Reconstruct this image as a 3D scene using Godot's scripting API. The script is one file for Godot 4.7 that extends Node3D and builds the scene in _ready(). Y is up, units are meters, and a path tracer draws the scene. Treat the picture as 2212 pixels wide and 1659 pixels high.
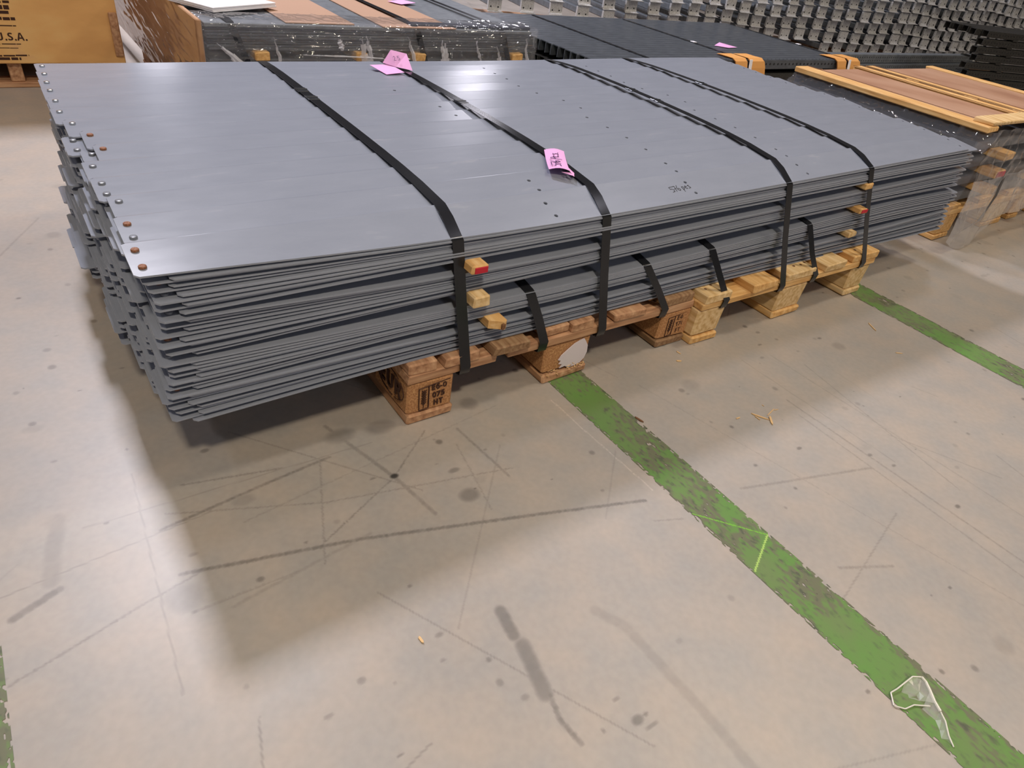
extends Node3D
# A steel-stock warehouse: a strapped stack of grey steel plates on two pallets, other bundles behind it.

var rng := RandomNumberGenerator.new()
var taken := {}
var M := {}
const NTH := ["first", "second", "third", "fourth", "fifth", "sixth", "seventh", "eighth", "ninth", "tenth", "eleventh", "twelfth", "thirteenth", "fourteenth", "fifteenth", "sixteenth", "seventeenth", "eighteenth", "nineteenth", "twentieth"]


class MB:
	var v := PackedVector3Array()
	var n := PackedVector3Array()
	var uv := PackedVector2Array()
	var has_uv := false

	func tri(a: Vector3, b: Vector3, c: Vector3, out: Vector3) -> void:
		var m := (b - a).cross(c - a)
		if m.length_squared() < 1e-20:
			return
		m = m.normalized()
		if m.dot(out) < 0.0:
			m = -m
			v.append_array([a, b, c])
		else:
			v.append_array([a, c, b])
		n.append_array([m, m, m])
		if has_uv:
			uv.append_array([Vector2.ZERO, Vector2.ZERO, Vector2.ZERO])

	func quad(a: Vector3, b: Vector3, c: Vector3, d: Vector3, out: Vector3) -> void:
		tri(a, b, c, out)
		tri(a, c, d, out)

	# smooth-shaded quad: a normal per corner
	func squad(p: Array, m: Array) -> void:
		for k in [[0, 1, 2], [0, 2, 3]]:
			var a: Vector3 = p[k[0]]
			var b: Vector3 = p[k[1]]
			var c: Vector3 = p[k[2]]
			var f := (b - a).cross(c - a)
			var o: Array = [k[0], k[1], k[2]] if f.dot(m[k[0]]) < 0.0 else [k[0], k[2], k[1]]
			for i in o:
				v.append(p[i])
				n.append(m[i])

	func uquad(p: Array, t: Array, out: Vector3) -> void:
		has_uv = true
		for k in [[0, 1, 2], [0, 2, 3]]:
			var a: Vector3 = p[k[0]]
			var b: Vector3 = p[k[1]]
			var c: Vector3 = p[k[2]]
			var o: Array = [k[0], k[1], k[2]] if (b - a).cross(c - a).dot(out) < 0.0 else [k[0], k[2], k[1]]
			for i in o:
				v.append(p[i])
				n.append(out)
				uv.append(t[i])

	# box with chamfered edges; jit moves each corner a little
	func box(c: Vector3, s: Vector3, bev := 0.0, b := Basis(), jit := 0.0, r: RandomNumberGenerator = null) -> void:
		var h := s * 0.5
		var off := []
		for i in 8:
			off.append(Vector3(r.randf_range(-jit, jit), r.randf_range(-jit, jit), r.randf_range(-jit, jit)) if jit > 0.0 else Vector3.ZERO)
		var q := func(sx: int, sy: int, sz: int, ax: int) -> Vector3:
			var p := Vector3(sx * h.x, sy * h.y, sz * h.z)
			if bev > 0.0:
				var sg := [sx, sy, sz]
				for k in 3:
					if k != ax:
						p[k] -= sg[k] * bev
			return c + b * (p + off[(sx + 1) / 2 + (sy + 1) + (sz + 1) * 2])
		for ax in 3:
			var u := (ax + 1) % 3
			var w := (ax + 2) % 3
			for sg in [-1, 1]:
				var ps := []
				for uw in [[-1, -1], [1, -1], [1, 1], [-1, 1]]:
					var t := [0, 0, 0]
					t[ax] = sg
					t[u] = uw[0]
					t[w] = uw[1]
					ps.append(q.call(t[0], t[1], t[2], ax))
				var out := Vector3.ZERO
				out[ax] = sg
				quad(ps[0], ps[1], ps[2], ps[3], b * out)
		if bev <= 0.0:
			return
		for ax in 3:
			var u := (ax + 1) % 3
			var w := (ax + 2) % 3
			for su in [-1, 1]:
				for sw in [-1, 1]:
					var t0 := [0, 0, 0]
					t0[ax] = -1
					t0[u] = su
					t0[w] = sw
					var t1 := t0.duplicate()
					t1[ax] = 1
					var out := Vector3.ZERO
					out[u] = su
					out[w] = sw
					quad(q.call(t0[0], t0[1], t0[2], u), q.call(t0[0], t0[1], t0[2], w), q.call(t1[0], t1[1], t1[2], w), q.call(t1[0], t1[1], t1[2], u), b * out)
		for sx in [-1, 1]:
			for sy in [-1, 1]:
				for sz in [-1, 1]:
					tri(q.call(sx, sy, sz, 0), q.call(sx, sy, sz, 1), q.call(sx, sy, sz, 2), b * Vector3(sx, sy, sz))

	# prism: a closed outline in the xy plane of b, drawn from z0 to z1
	func prism(pts: PackedVector2Array, z0: float, z1: float, at := Vector3.ZERO, b := Basis()) -> void:
		var ix := Geometry2D.triangulate_polygon(pts)
		for k in range(0, ix.size(), 3):
			for e in [[z0, -1.0], [z1, 1.0]]:
				tri(at + b * Vector3(pts[ix[k]].x, pts[ix[k]].y, e[0]), at + b * Vector3(pts[ix[k + 1]].x, pts[ix[k + 1]].y, e[0]), at + b * Vector3(pts[ix[k + 2]].x, pts[ix[k + 2]].y, e[0]), b * Vector3(0, 0, e[1]))
		var turn := 1.0 if not Geometry2D.is_polygon_clockwise(pts) else -1.0
		for i in pts.size():
			var a := pts[i]
			var c := pts[(i + 1) % pts.size()]
			var o := Vector3(c.y - a.y, a.x - c.x, 0) * turn
			quad(at + b * Vector3(a.x, a.y, z0), at + b * Vector3(c.x, c.y, z0), at + b * Vector3(c.x, c.y, z1), at + b * Vector3(a.x, a.y, z1), b * o)

	# turned about y: profile of (radius, height)
	func lathe(prof: Array, segs: int, at := Vector3.ZERO, b := Basis()) -> void:
		for i in prof.size() - 1:
			var p: Vector2 = prof[i]
			var q: Vector2 = prof[i + 1]
			for k in segs:
				var a0 := TAU * k / segs
				var a1 := TAU * (k + 1) / segs
				var d0 := Vector3(cos(a0), 0, sin(a0))
				var d1 := Vector3(cos(a1), 0, sin(a1))
				var out := (d0 + d1).normalized() * (q.y - p.y) + Vector3.UP * (p.x - q.x)
				quad(at + b * (d0 * p.x + Vector3.UP * p.y), at + b * (d1 * p.x + Vector3.UP * p.y), at + b * (d1 * q.x + Vector3.UP * q.y), at + b * (d0 * q.x + Vector3.UP * q.y), b * out)

	# flat band along points; side = half width vector for each point, up = its face
	func band(pts: Array, sides: Array, ups: Array, th: float) -> void:
		var m := pts.size()
		for i in m - 1:
			var a: Vector3 = pts[i]
			var c: Vector3 = pts[i + 1]
			var sa: Vector3 = sides[i]
			var sc: Vector3 = sides[i + 1]
			var ua: Vector3 = ups[i]
			var uc: Vector3 = ups[i + 1]
			squad([a - sa + ua * th, a + sa + ua * th, c + sc + uc * th, c - sc + uc * th], [ua, ua, uc, uc])
			squad([a - sa, a + sa, c + sc, c - sc], [-ua, -ua, -uc, -uc])
			quad(a - sa, a - sa + ua * th, c - sc + uc * th, c - sc, -sa)
			quad(a + sa, a + sa + ua * th, c + sc + uc * th, c + sc, sa)
		for i in [0, m - 1]:
			var a: Vector3 = pts[i]
			quad(a - sides[i], a + sides[i], a + sides[i] + ups[i] * th, a - sides[i] + ups[i] * th, (pts[0] - pts[1]) if i == 0 else (pts[m - 1] - pts[m - 2]))

	# round tube along points
	func tube(pts: Array, r: float, segs := 6) -> void:
		for i in pts.size() - 1:
			var a: Vector3 = pts[i]
			var c: Vector3 = pts[i + 1]
			var d := (c - a).normalized()
			var u := d.cross(Vector3.UP if absf(d.y) < 0.9 else Vector3.RIGHT).normalized()
			var w := d.cross(u)
			for k in segs:
				var o0 := u * cos(TAU * k / segs) + w * sin(TAU * k / segs)
				var o1 := u * cos(TAU * (k + 1) / segs) + w * sin(TAU * (k + 1) / segs)
				quad(a + o0 * r, a + o1 * r, c + o1 * r, c + o0 * r, o0 + o1)

	func mesh() -> ArrayMesh:
		var arr := []
		arr.resize(Mesh.ARRAY_MAX)
		arr[Mesh.ARRAY_VERTEX] = v
		arr[Mesh.ARRAY_NORMAL] = n
		if has_uv and uv.size() == v.size():
			arr[Mesh.ARRAY_TEX_UV] = uv
		var m := ArrayMesh.new()
		m.add_surface_from_arrays(Mesh.PRIMITIVE_TRIANGLES, arr)
		return m


func numbered(called: String, parent: Node) -> String:
	var key := str(parent.get_instance_id()) + called
	var k: int = taken.get(key, 0)
	taken[key] = k + 1
	return called if k == 0 else "%s_%03d" % [called, k]

func put(called: String, mesh: Mesh, m: Material, parent: Node = self, at := Vector3.ZERO, b := Basis()) -> MeshInstance3D:
	var o := MeshInstance3D.new()
	o.name = numbered(called, parent)
	o.mesh = mesh
	o.material_override = null
	if m:
		for s in mesh.get_surface_count():
			o.set_surface_override_material(s, m)
	o.transform = Transform3D(b, at)
	parent.add_child(o, true)
	return o

func base(called: String, at := Vector3.ZERO, turn := 0.0) -> Node3D:
	var o := Node3D.new()
	o.name = numbered(called, self)
	o.position = at
	o.rotation.y = turn
	add_child(o, true)
	return o

func tag(o: Node, label: String, category: String, group := "", kind := "") -> Node:
	o.set_meta("label", label)
	o.set_meta("category", category)
	if group != "":
		o.set_meta("group", group)
	if kind != "":
		o.set_meta("kind", kind)
	return o

func struct_(o: Node) -> Node:
	o.set_meta("kind", "structure")
	return o

func copy_of(o: Node3D, called: String) -> Node3D:
	var c: Node3D = o.duplicate()
	c.name = numbered(called, self)
	add_child(c, true)
	return c

func mat(c: Color, rough := 0.6, metal := 0.0, spec := 0.5) -> StandardMaterial3D:
	var m := StandardMaterial3D.new()
	m.albedo_color = c
	m.roughness = rough
	m.metallic = metal
	m.metallic_specular = spec
	return m

func rgb(r: int, g: int, b: int, a := 255) -> Color:
	return Color8(r, g, b, a)

func noise(freq: float, seed_: int, oct := 3, kind := FastNoiseLite.TYPE_SIMPLEX_SMOOTH) -> FastNoiseLite:
	var f := FastNoiseLite.new()
	f.noise_type = kind
	f.frequency = freq
	f.seed = seed_
	f.fractal_octaves = oct
	return f

# seamless picture from noise through a colour ramp of [place, colour] pairs
func ramp_tex(size: int, f: FastNoiseLite, ramp: Array, mips := true) -> ImageTexture:
	var src := f.get_seamless_image(size, size)
	src.convert(Image.FORMAT_L8)
	var d := src.get_data()
	var lut := []
	for i in 256:
		var t := i / 255.0
		var c: Color = ramp[ramp.size() - 1][1]
		for k in ramp.size() - 1:
			if t <= ramp[k + 1][0]:
				var a: float = ramp[k][0]
				var e: float = ramp[k + 1][0]
				c = (ramp[k][1] as Color).lerp(ramp[k + 1][1], clampf((t - a) / maxf(e - a, 1e-4), 0.0, 1.0))
				break
		lut.append([int(c.r * 255), int(c.g * 255), int(c.b * 255)])
	var out := PackedByteArray()
	out.resize(size * size * 3)
	for i in d.size():
		var l: Array = lut[d[i]]
		out[i * 3] = l[0]
		out[i * 3 + 1] = l[1]
		out[i * 3 + 2] = l[2]
	return ImageTexture.create_from_image(Image.create_from_data(size, size, false, Image.FORMAT_RGB8, out))

func tri_map(m: StandardMaterial3D, t: Texture2D, scale: Vector3, world := true) -> StandardMaterial3D:
	m.albedo_texture = t
	m.uv1_triplanar = true
	m.uv1_world_triplanar = world
	m.uv1_scale = scale
	m.uv1_triplanar_sharpness = 6.0
	return m


# ---------------------------------------------------------------- camera, light
func _ready() -> void:
	rng.seed = 7
	var cam := Camera3D.new()
	cam.name = "camera"
	cam.position = Vector3(-0.5037, 0.8910, 0.9053)
	cam.rotation_order = EULER_ORDER_YXZ
	cam.rotation = Vector3(-0.6322, -0.6966, 0.1643)
	cam.fov = 59.508
	cam.near = 0.05
	cam.far = 100.0
	add_child(cam)
	cam.current = true
	var env := Environment.new()
	env.background_mode = Environment.BG_COLOR
	env.background_color = Color(0.02, 0.02, 0.022)
	env.ambient_light_source = Environment.AMBIENT_SOURCE_DISABLED
	env.tonemap_mode = Environment.TONE_MAPPER_LINEAR
	env.tonemap_exposure = 0.80
	env.sdfgi_enabled = true
	env.ssao_enabled = true
	env.ssil_enabled = true
	var we := WorldEnvironment.new()
	we.name = "environment"
	we.environment = env
	add_child(we)
	var warm := Color(1.0, 0.93, 0.83)
	var cool := Color(0.97, 0.955, 1.0)
	# [place, size x, size z, energy, colour, label]
	var lamps := [
		[Vector3(-1.3, 5.2, 3.2), 0.5, 0.5, 6.0, warm, "warm square ceiling lamp hanging in front of the stack"],
		[Vector3(0.0, 5.2, -4.7), 0.6, 0.8, 13.0, cool, "cool square ceiling lamp hanging behind the stack"],
		[Vector3(2.8, 5.2, 0.4), 0.5, 0.5, 2.0, warm, "warm square ceiling lamp over the right pallet"],
		[Vector3(1.5, 5.0, 8.0), 1.2, 0.6, 3.0, cool, "cool long ceiling lamp behind the camera, near the front wall"],
		[Vector3(-3.5, 5.2, 0.5), 0.5, 0.5, 0.8, cool, "cool square ceiling lamp over the left aisle"],
		[Vector3(5.5, 5.2, 2.5), 0.5, 0.5, 2.0, warm, "warm square ceiling lamp far right of the stack"],
		[Vector3(4.0, 5.2, -1.8), 0.5, 0.5, 1.6, cool, "cool square ceiling lamp over the strapped channels"],
		[Vector3(3.4, 6.0, -21.5), 0.9, 0.7, 3.0, cool, "cool ceiling lamp at the far end of the hall, middle"],
		[Vector3(-5.0, 6.0, -18.0), 1.6, 0.7, 6.0, cool, "cool ceiling lamp at the far end of the hall, left"],
		[Vector3(10.0, 6.0, -15.0), 1.2, 0.7, 4.0, cool, "cool ceiling lamp at the far end of the hall, right"],
	]
	make_materials()
	for l in lamps:
		lamp(l[0], l[1], l[2], l[3], l[4], l[5])
	hall()
	floor_slab()
	markings()
	pallets()
	plate_stack()
	stack_straps()
	battens()
	notes_and_pen()
	floor_litter()
	crate()
	wrapped_bundle()
	channel_stack()
	right_load()
	bracket_rows()
	dark_bars()


func lamp(at: Vector3, sx: float, sz: float, energy: float, c: Color, label: String) -> void:
	var o := base("ceiling_lamp", at)
	tag(o, label, "lamp", "ceiling lamps")
	var b := MB.new()
	b.box(Vector3(0, 0.05, 0), Vector3(sx + 0.06, 0.08, sz + 0.06), 0.01)
	put("housing", b.mesh(), M.lamp_body, o)
	b = MB.new()
	b.box(Vector3(0, 0.004, 0), Vector3(sx, 0.008, sz), 0.002)
	var g := mat(Color(1, 1, 1), 0.5)
	g.emission_enabled = true
	g.emission = c
	g.emission_energy_multiplier = 6.0
	put("diffuser_light", b.mesh(), g, o)
	b = MB.new()
	b.tube([Vector3(0, 0.09, 0), Vector3(0, 7.0 - at.y, 0)], 0.012)
	put("hanger_rod", b.mesh(), M.lamp_body, o)
	var a := AreaLight3D.new()
	a.name = "lamp_light"
	a.area_size = Vector2(sx, sz)
	a.area_normalize_energy = true
	a.light_color = c
	a.light_energy = energy * 4.0
	a.shadow_enabled = true
	a.area_range = 40.0
	a.position = Vector3(0, -0.01, 0)
	a.rotation.x = -PI / 2
	o.add_child(a)


func make_materials() -> void:
	M.lamp_body = mat(rgb(200, 200, 200), 0.5)
	M.wall = mat(rgb(170, 170, 166), 0.8)
	M.ceiling = mat(rgb(165, 166, 168), 0.8)
	# painted steel of the plates, with faint handling marks
	var sm := noise(0.012, 3, 4)
	M.steel = tri_map(mat(Color(1, 1, 1), 0.3), ramp_tex(512, sm, [[0.0, rgb(142, 149, 163)], [0.5, rgb(145, 152, 166)], [0.82, rgb(147, 154, 168)], [1.0, rgb(157, 162, 174)]]), Vector3(0.9, 3.0, 3.0))
	M.steel.roughness_texture = ramp_tex(512, noise(0.02, 5, 4), [[0.0, Color(0.82, 0.82, 0.82)], [1.0, Color(1, 1, 1)]])
	M.steel.roughness = 0.24
	M.stud = mat(rgb(128, 133, 142), 0.28, 0.15)
	M.stud_bright = mat(rgb(190, 195, 200), 0.2, 0.8)
	M.rust = tri_map(mat(Color(1, 1, 1), 0.7), ramp_tex(128, noise(0.05, 11), [[0.0, rgb(96, 60, 40)], [0.5, rgb(150, 95, 62)], [1.0, rgb(140, 128, 122)]]), Vector3(40, 40, 40))
	M.hole = mat(rgb(24, 25, 28), 0.8)
	M.strap = mat(rgb(40, 42, 47), 0.22, 0.35)
	M.seal = mat(rgb(60, 63, 68), 0.3, 0.6)
	# wood: one fibre picture stretched along the grain
	var fib := noise(0.02, 21, 5)
	var fresh := ramp_tex(512, fib, [[0.0, rgb(192, 142, 82)], [0.35, rgb(216, 168, 104)], [0.65, rgb(226, 184, 122)], [1.0, rgb(238, 204, 150)]])
	var old := ramp_tex(512, fib, [[0.0, rgb(140, 100, 70)], [0.35, rgb(176, 132, 98)], [0.65, rgb(192, 150, 114)], [1.0, rgb(210, 172, 136)]])
	var chip := ramp_tex(512, noise(0.06, 23, 4, FastNoiseLite.TYPE_CELLULAR), [[0.0, rgb(136, 92, 56)], [0.4, rgb(180, 130, 86)], [0.8, rgb(204, 158, 108)], [1.0, rgb(222, 182, 134)]])
	M.fresh_z = tri_map(mat(Color(1, 1, 1), 0.7), fresh, Vector3(5, 5, 0.6))
	M.fresh_x = tri_map(mat(Color(1, 1, 1), 0.7), fresh, Vector3(0.6, 5, 5))
	M.old_z = tri_map(mat(Color(1, 1, 1), 0.75), old, Vector3(5, 5, 0.6))
	M.old_x = tri_map(mat(Color(1, 1, 1), 0.75), old, Vector3(0.6, 5, 5))
	M.grey_z = tri_map(mat(Color(0.80, 0.82, 0.80), 0.8), old, Vector3(7, 7, 0.7))
	M.fresh_pale = tri_map(mat(Color(1.0, 1.0, 1.0), 0.7), ramp_tex(512, fib, [[0.0, rgb(190, 150, 92)], [0.5, rgb(222, 190, 138)], [1.0, rgb(238, 214, 170)]]), Vector3(5, 5, 0.6))
	M.chip = tri_map(mat(Color(1, 1, 1), 0.85), chip, Vector3(7, 7, 7))
	M.chip.heightmap_enabled = true
	M.chip.heightmap_texture = chip
	M.chip.heightmap_scale = 0.12
	M.ply = tri_map(mat(Color(1, 1, 1), 0.65), ramp_tex(512, noise(0.008, 31, 5), [[0.0, rgb(214, 162, 100)], [0.45, rgb(228, 178, 112)], [0.75, rgb(232, 188, 122)], [1.0, rgb(220, 172, 124)]]), Vector3(0.7, 1.6, 0.7))
	M.board = tri_map(mat(Color(1, 1, 1), 0.6), ramp_tex(512, noise(0.006, 33, 5), [[0.0, rgb(156, 116, 82)], [0.5, rgb(180, 138, 100)], [1.0, rgb(192, 152, 114)]]), Vector3(1.2, 4.0, 1.2))
	M.hardboard = tri_map(mat(Color(1, 1, 1), 0.45), ramp_tex(512, noise(0.008, 35, 5), [[0.0, rgb(164, 122, 98)], [0.5, rgb(184, 144, 118)], [1.0, rgb(196, 160, 136)]]), Vector3(1.0, 1.0, 0.5))
	M.red_paint = mat(rgb(196, 30, 52), 0.6)
	M.white_paint = mat(rgb(226, 216, 222), 0.7)
	M.ink = mat(rgb(62, 34, 22), 0.8)
	M.pen = mat(rgb(26, 26, 34), 0.6)
	M.purple_pen = mat(rgb(74, 44, 96), 0.6)
	M.pink = mat(rgb(240, 178, 232), 0.75)
	M.paper = mat(rgb(240, 240, 246), 0.8)
	M.dark_steel = tri_map(mat(Color(1, 1, 1), 0.32, 0.2), ramp_tex(256, noise(0.02, 41), [[0.0, rgb(78, 84, 92)], [1.0, rgb(100, 106, 114)]]), Vector3(2, 6, 6))
	M.navy_steel = mat(rgb(44, 50, 66), 0.35, 0.1)
	M.black_steel = tri_map(mat(Color(1, 1, 1), 0.5, 0.1), ramp_tex(256, noise(0.06, 43), [[0.0, rgb(28, 28, 28)], [0.6, rgb(50, 50, 48)], [1.0, rgb(84, 80, 74)]]), Vector3(6, 6, 6))
	M.grey_steel = tri_map(mat(Color(1, 1, 1), 0.45, 0.1), ramp_tex(256, noise(0.03, 45), [[0.0, rgb(100, 106, 112)], [1.0, rgb(124, 130, 136)]]), Vector3(3, 3, 3))
	M.zinc = tri_map(mat(Color(1, 1, 1), 0.5, 0.25), ramp_tex(256, noise(0.03, 47, 4), [[0.0, rgb(176, 176, 176)], [0.6, rgb(206, 207, 208)], [0.85, rgb(216, 217, 218)], [1.0, rgb(196, 190, 182)]]), Vector3(9, 9, 9))
	M.card = mat(rgb(226, 164, 92), 0.75)
	M.brown_card = mat(rgb(176, 142, 118), 0.8)
	var film := mat(Color(0.93, 0.95, 1.0, 0.05), 0.06)
	film.transparency = BaseMaterial3D.TRANSPARENCY_ALPHA
	film.metallic_specular = 0.7
	film.cull_mode = BaseMaterial3D.CULL_DISABLED
	M.film = film
	var haze := mat(Color(0.92, 0.92, 0.93, 0.2), 0.16)
	haze.transparency = BaseMaterial3D.TRANSPARENCY_ALPHA
	haze.cull_mode = BaseMaterial3D.CULL_DISABLED
	M.milky_film = haze
	var pleat := mat(Color(0.95, 0.96, 1.0, 0.55), 0.2)
	pleat.transparency = BaseMaterial3D.TRANSPARENCY_ALPHA
	pleat.cull_mode = BaseMaterial3D.CULL_DISABLED
	M.pleat = pleat
	var scrap := mat(Color(0.95, 0.95, 0.93, 0.25), 0.15)
	scrap.transparency = BaseMaterial3D.TRANSPARENCY_ALPHA
	scrap.cull_mode = BaseMaterial3D.CULL_DISABLED
	M.scrap_film = scrap
	M.scrap_edge = mat(rgb(222, 220, 208), 0.35)
	M.splinter = mat(rgb(226, 190, 138), 0.75)
	M.bark = mat(rgb(120, 84, 56), 0.85)


func hall() -> void:
	var w := [["wall_back", Vector3(2, 3.5, -26.1), Vector3(30, 7, 0.2)], ["wall_front", Vector3(2, 3.5, 9.1), Vector3(30, 7, 0.2)], ["wall_left", Vector3(-12.9, 3.5, -8.5), Vector3(0.2, 7, 35.4)], ["wall_right", Vector3(16.9, 3.5, -8.5), Vector3(0.2, 7, 35.4)]]
	for i in w:
		var b := MB.new()
		b.box(Vector3.ZERO, i[2])
		struct_(put(i[0], b.mesh(), M.wall, self, i[1]))
	var c := MB.new()
	c.box(Vector3.ZERO, Vector3(30, 0.2, 35.4))
	struct_(put("ceiling", c.mesh(), M.ceiling, self, Vector3(2, 7.1, -8.5)))


const FX := -1.1
const FZ := -2.7
const FS := 4.6
const FN := 1792

func floor_slab() -> void:
	var big := noise(0.0035, 51, 3).get_image(FN, FN)
	var mid := noise(0.02, 52, 4).get_image(FN, FN)
	var fine := noise(0.15, 53, 3).get_image(FN, FN)
	for im in [big, mid, fine]:
		im.convert(Image.FORMAT_L8)
	var db := big.get_data()
	var dm := mid.get_data()
	var df := fine.get_data()
	var dark := PackedFloat32Array()
	dark.resize(FN * FN)
	var px := FN / FS
	# spots of dirt
	for i in 900:
		var r := rng.randf_range(0.002, 0.008) if i % 8 else rng.randf_range(0.010, 0.026)
		dab(dark, rng.randf_range(FX, FX + FS), rng.randf_range(-1.5, FZ + FS), r, r * rng.randf_range(0.4, 1.2), rng.randf_range(0.06, 0.26) if r < 0.009 else rng.randf_range(0.03, 0.1))
	for s in [[0.013, 0.217, 0.02, 0.016, 0.2], [-0.086, 0.114, 0.008, 0.006, 0.6], [0.0, 0.684, 0.010, 0.007, 0.24], [0.012, 0.70, 0.012, 0.003, 0.16], [0.15, -0.01, 0.02, 0.02, 0.15], [-0.13, -0.03, 0.03, 0.02, 0.14], [-0.05, -0.02, 0.03, 0.02, 0.12], [0.02, 0.15, 0.012, 0.006, 0.2]]:
		dab(dark, s[0], s[1], s[2], s[3], s[4])
	# tyre scuffs and scratches: points, width, depth of tone
	var sc := [
		[[-0.461, 0.158, -0.204, 0.219, 0.098, 0.314, 0.305, 0.382], 0.0035, 0.42],
		[[-0.467, 0.058, -0.303, 0.033, -0.168, 0.016], 0.003, 0.36],
		[[-0.416, -0.027, -0.253, 0.007], 0.002, 0.3],
		[[-0.67, 0.131, -0.609, 0.105], 0.006, 0.36],
		[[-0.145, -0.069, -0.087, 0.116, -0.063, 0.23], 0.004, 0.26],
		[[0.024, 0.027, -0.087, 0.116, -0.252, 0.199], 0.0014, 0.36],
		[[0.086, 0.049, 0.106, 0.213], 0.003, 0.26],
		[[0.323, 0.058, 0.325, 0.154, 0.336, 0.37], 0.0014, -0.32],
		[[-0.084, 0.59, -0.094, 0.63, -0.088, 0.67], 0.004, 0.4],
		[[-0.071, 0.448, -0.077, 0.495], 0.010, 0.42],
		[[-0.074, 0.510, -0.083, 0.555, -0.09, 0.59], 0.012, 0.36],
		[[0.06, 0.52, 0.084, 0.563, 0.092, 0.735, 0.09, 0.9], 0.009, 0.13],
		[[-0.595, -0.035, -0.61, 0.029, -0.619, 0.09], 0.012, 0.14],
		[[0.504, 0.449, 0.824, 0.543], 0.003, 0.2],
		[[0.51, 0.67, 0.611, 0.72], 0.003, 0.2],
		[[0.852, 0.3, 0.862, 0.9], 0.0025, 0.22],
		[[0.83, 0.35, 0.818, 0.95], 0.002, 0.2],
		[[0.98, 0.15, 1.0, 0.9], 0.002, 0.16],
		[[-0.191, 0.024, -0.269, 0.242], 0.0016, 0.24],
		[[-0.68, 0.233, -0.522, 0.188, -0.429, 0.166], 0.002, 0.26],
		[[-0.453, 0.027, -0.22, 0.119, 0.125, 0.195], 0.0016, 0.24],
		[[-0.459, 0.233, -0.303, 0.234], 0.002, 0.16],
		[[-0.412, 0.25, -0.178, 0.216], 0.003, 0.12],
		[[0.061, 0.091, 0.03, 0.266], 0.0016, 0.2],
		[[0.281, 0.427, 0.337, 0.45], 0.002, 0.2],
		[[-0.35, 0.10, 0.2, 0.02], 0.0014, 0.16],
		[[0.55, 0.1, 0.75, 0.9], 0.0014, 0.14],
		[[-0.9, -0.4, -0.5, -1.2], 0.003, 0.16],
	]
	for s in sc:
		var p: Array = s[0]
		for k in range(0, p.size() - 2, 2):
			var a := Vector2(p[k], p[k + 1])
			var e := Vector2(p[k + 2], p[k + 3])
			var steps := int(a.distance_to(e) / 0.002) + 1
			for t in steps:
				var q := a.lerp(e, float(t) / steps)
				dab(dark, q.x + rng.randf_range(-0.0007, 0.0007), q.y + rng.randf_range(-0.0007, 0.0007), s[1], s[1], s[2] * rng.randf_range(0.25, 0.6), true)
	for i in 70:
		var a := Vector2(rng.randf_range(FX, FX + FS), rng.randf_range(-0.4, 1.3))
		var e := a + Vector2.from_angle(rng.randf() * TAU) * rng.randf_range(0.05, 0.5)
		var dp := rng.randf_range(0.04, 0.14)
		var steps := int(a.distance_to(e) / 0.0025) + 1
		for t in steps:
			var q := a.lerp(e, float(t) / steps)
			dab(dark, q.x, q.y, 0.0014, 0.0014, dp, true)
	var out := PackedByteArray()
	out.resize(FN * FN * 3)
	for i in FN * FN:
		var t := 0.93 + 0.07 * (db[i] / 255.0) + 0.045 * (dm[i] / 255.0 - 0.5) + 0.05 * (df[i] / 255.0 - 0.5)
		var warmth := (dm[i] / 255.0 - 0.5) * 0.045
		t *= 1.0 - clampf(dark[i], -0.3, 0.75)
		out[i * 3] = clampi(int(176.0 * t * (1.0 + warmth)), 0, 255)
		out[i * 3 + 1] = clampi(int(169.0 * t), 0, 255)
		out[i * 3 + 2] = clampi(int(161.0 * t * (1.0 - warmth)), 0, 255)
	var m := mat(Color(1, 1, 1), 0.42)
	m.albedo_texture = ImageTexture.create_from_image(Image.create_from_data(FN, FN, false, Image.FORMAT_RGB8, out))
	m.roughness = 0.4
	M.concrete = m
	var b := MB.new()
	b.uquad([Vector3(FX, 0, FZ), Vector3(FX + FS, 0, FZ), Vector3(FX + FS, 0, FZ + FS), Vector3(FX, 0, FZ + FS)], [Vector2(0, 0), Vector2(1, 0), Vector2(1, 1), Vector2(0, 1)], Vector3.UP)
	var f := put("floor", b.mesh(), m)
	struct_(f)
	var o := MB.new()
	var x0 := -13.0
	var x1 := 17.0
	var z0 := -26.2
	var z1 := 9.2
	for q in [[x0, FX, z0, z1], [FX + FS, x1, z0, z1], [FX, FX + FS, z0, FZ], [FX, FX + FS, FZ + FS, z1]]:
		o.box(Vector3((q[0] + q[1]) / 2, -0.1, (q[2] + q[3]) / 2), Vector3(q[1] - q[0], 0.2, q[3] - q[2]))
	o.box(Vector3(FX + FS / 2, -0.11, FZ + FS / 2), Vector3(FS, 0.2, FS))
	var c2 := tri_map(mat(Color(1, 1, 1), 0.5), ramp_tex(512, noise(0.01, 55, 4), [[0.0, rgb(152, 144, 135)], [1.0, rgb(184, 175, 165)]]), Vector3(0.5, 0.5, 0.5))
	put("outer_slab", o.mesh(), c2, f)


func dab(d: PackedFloat32Array, x: float, z: float, rx: float, rz: float, a: float, top := false) -> void:
	var px := FN / FS
	var cx := (x - FX) * px
	var cz := (z - FZ) * px
	var ax := maxf(rx * px, 0.6)
	var az := maxf(rz * px, 0.6)
	for j in range(maxi(0, int(cz - az - 1)), mini(FN - 1, int(cz + az + 1)) + 1):
		for i in range(maxi(0, int(cx - ax - 1)), mini(FN - 1, int(cx + ax + 1)) + 1):
			var u := (i - cx) / ax
			var w := (j - cz) / az
			var e := u * u + w * w
			if e < 1.4:
				var g := a * clampf(1.4 - e, 0.0, 1.0)
				var k := j * FN + i
				if top:
					d[k] = maxf(d[k], g) if a > 0.0 else minf(d[k], g)
				else:
					d[k] += g


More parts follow.
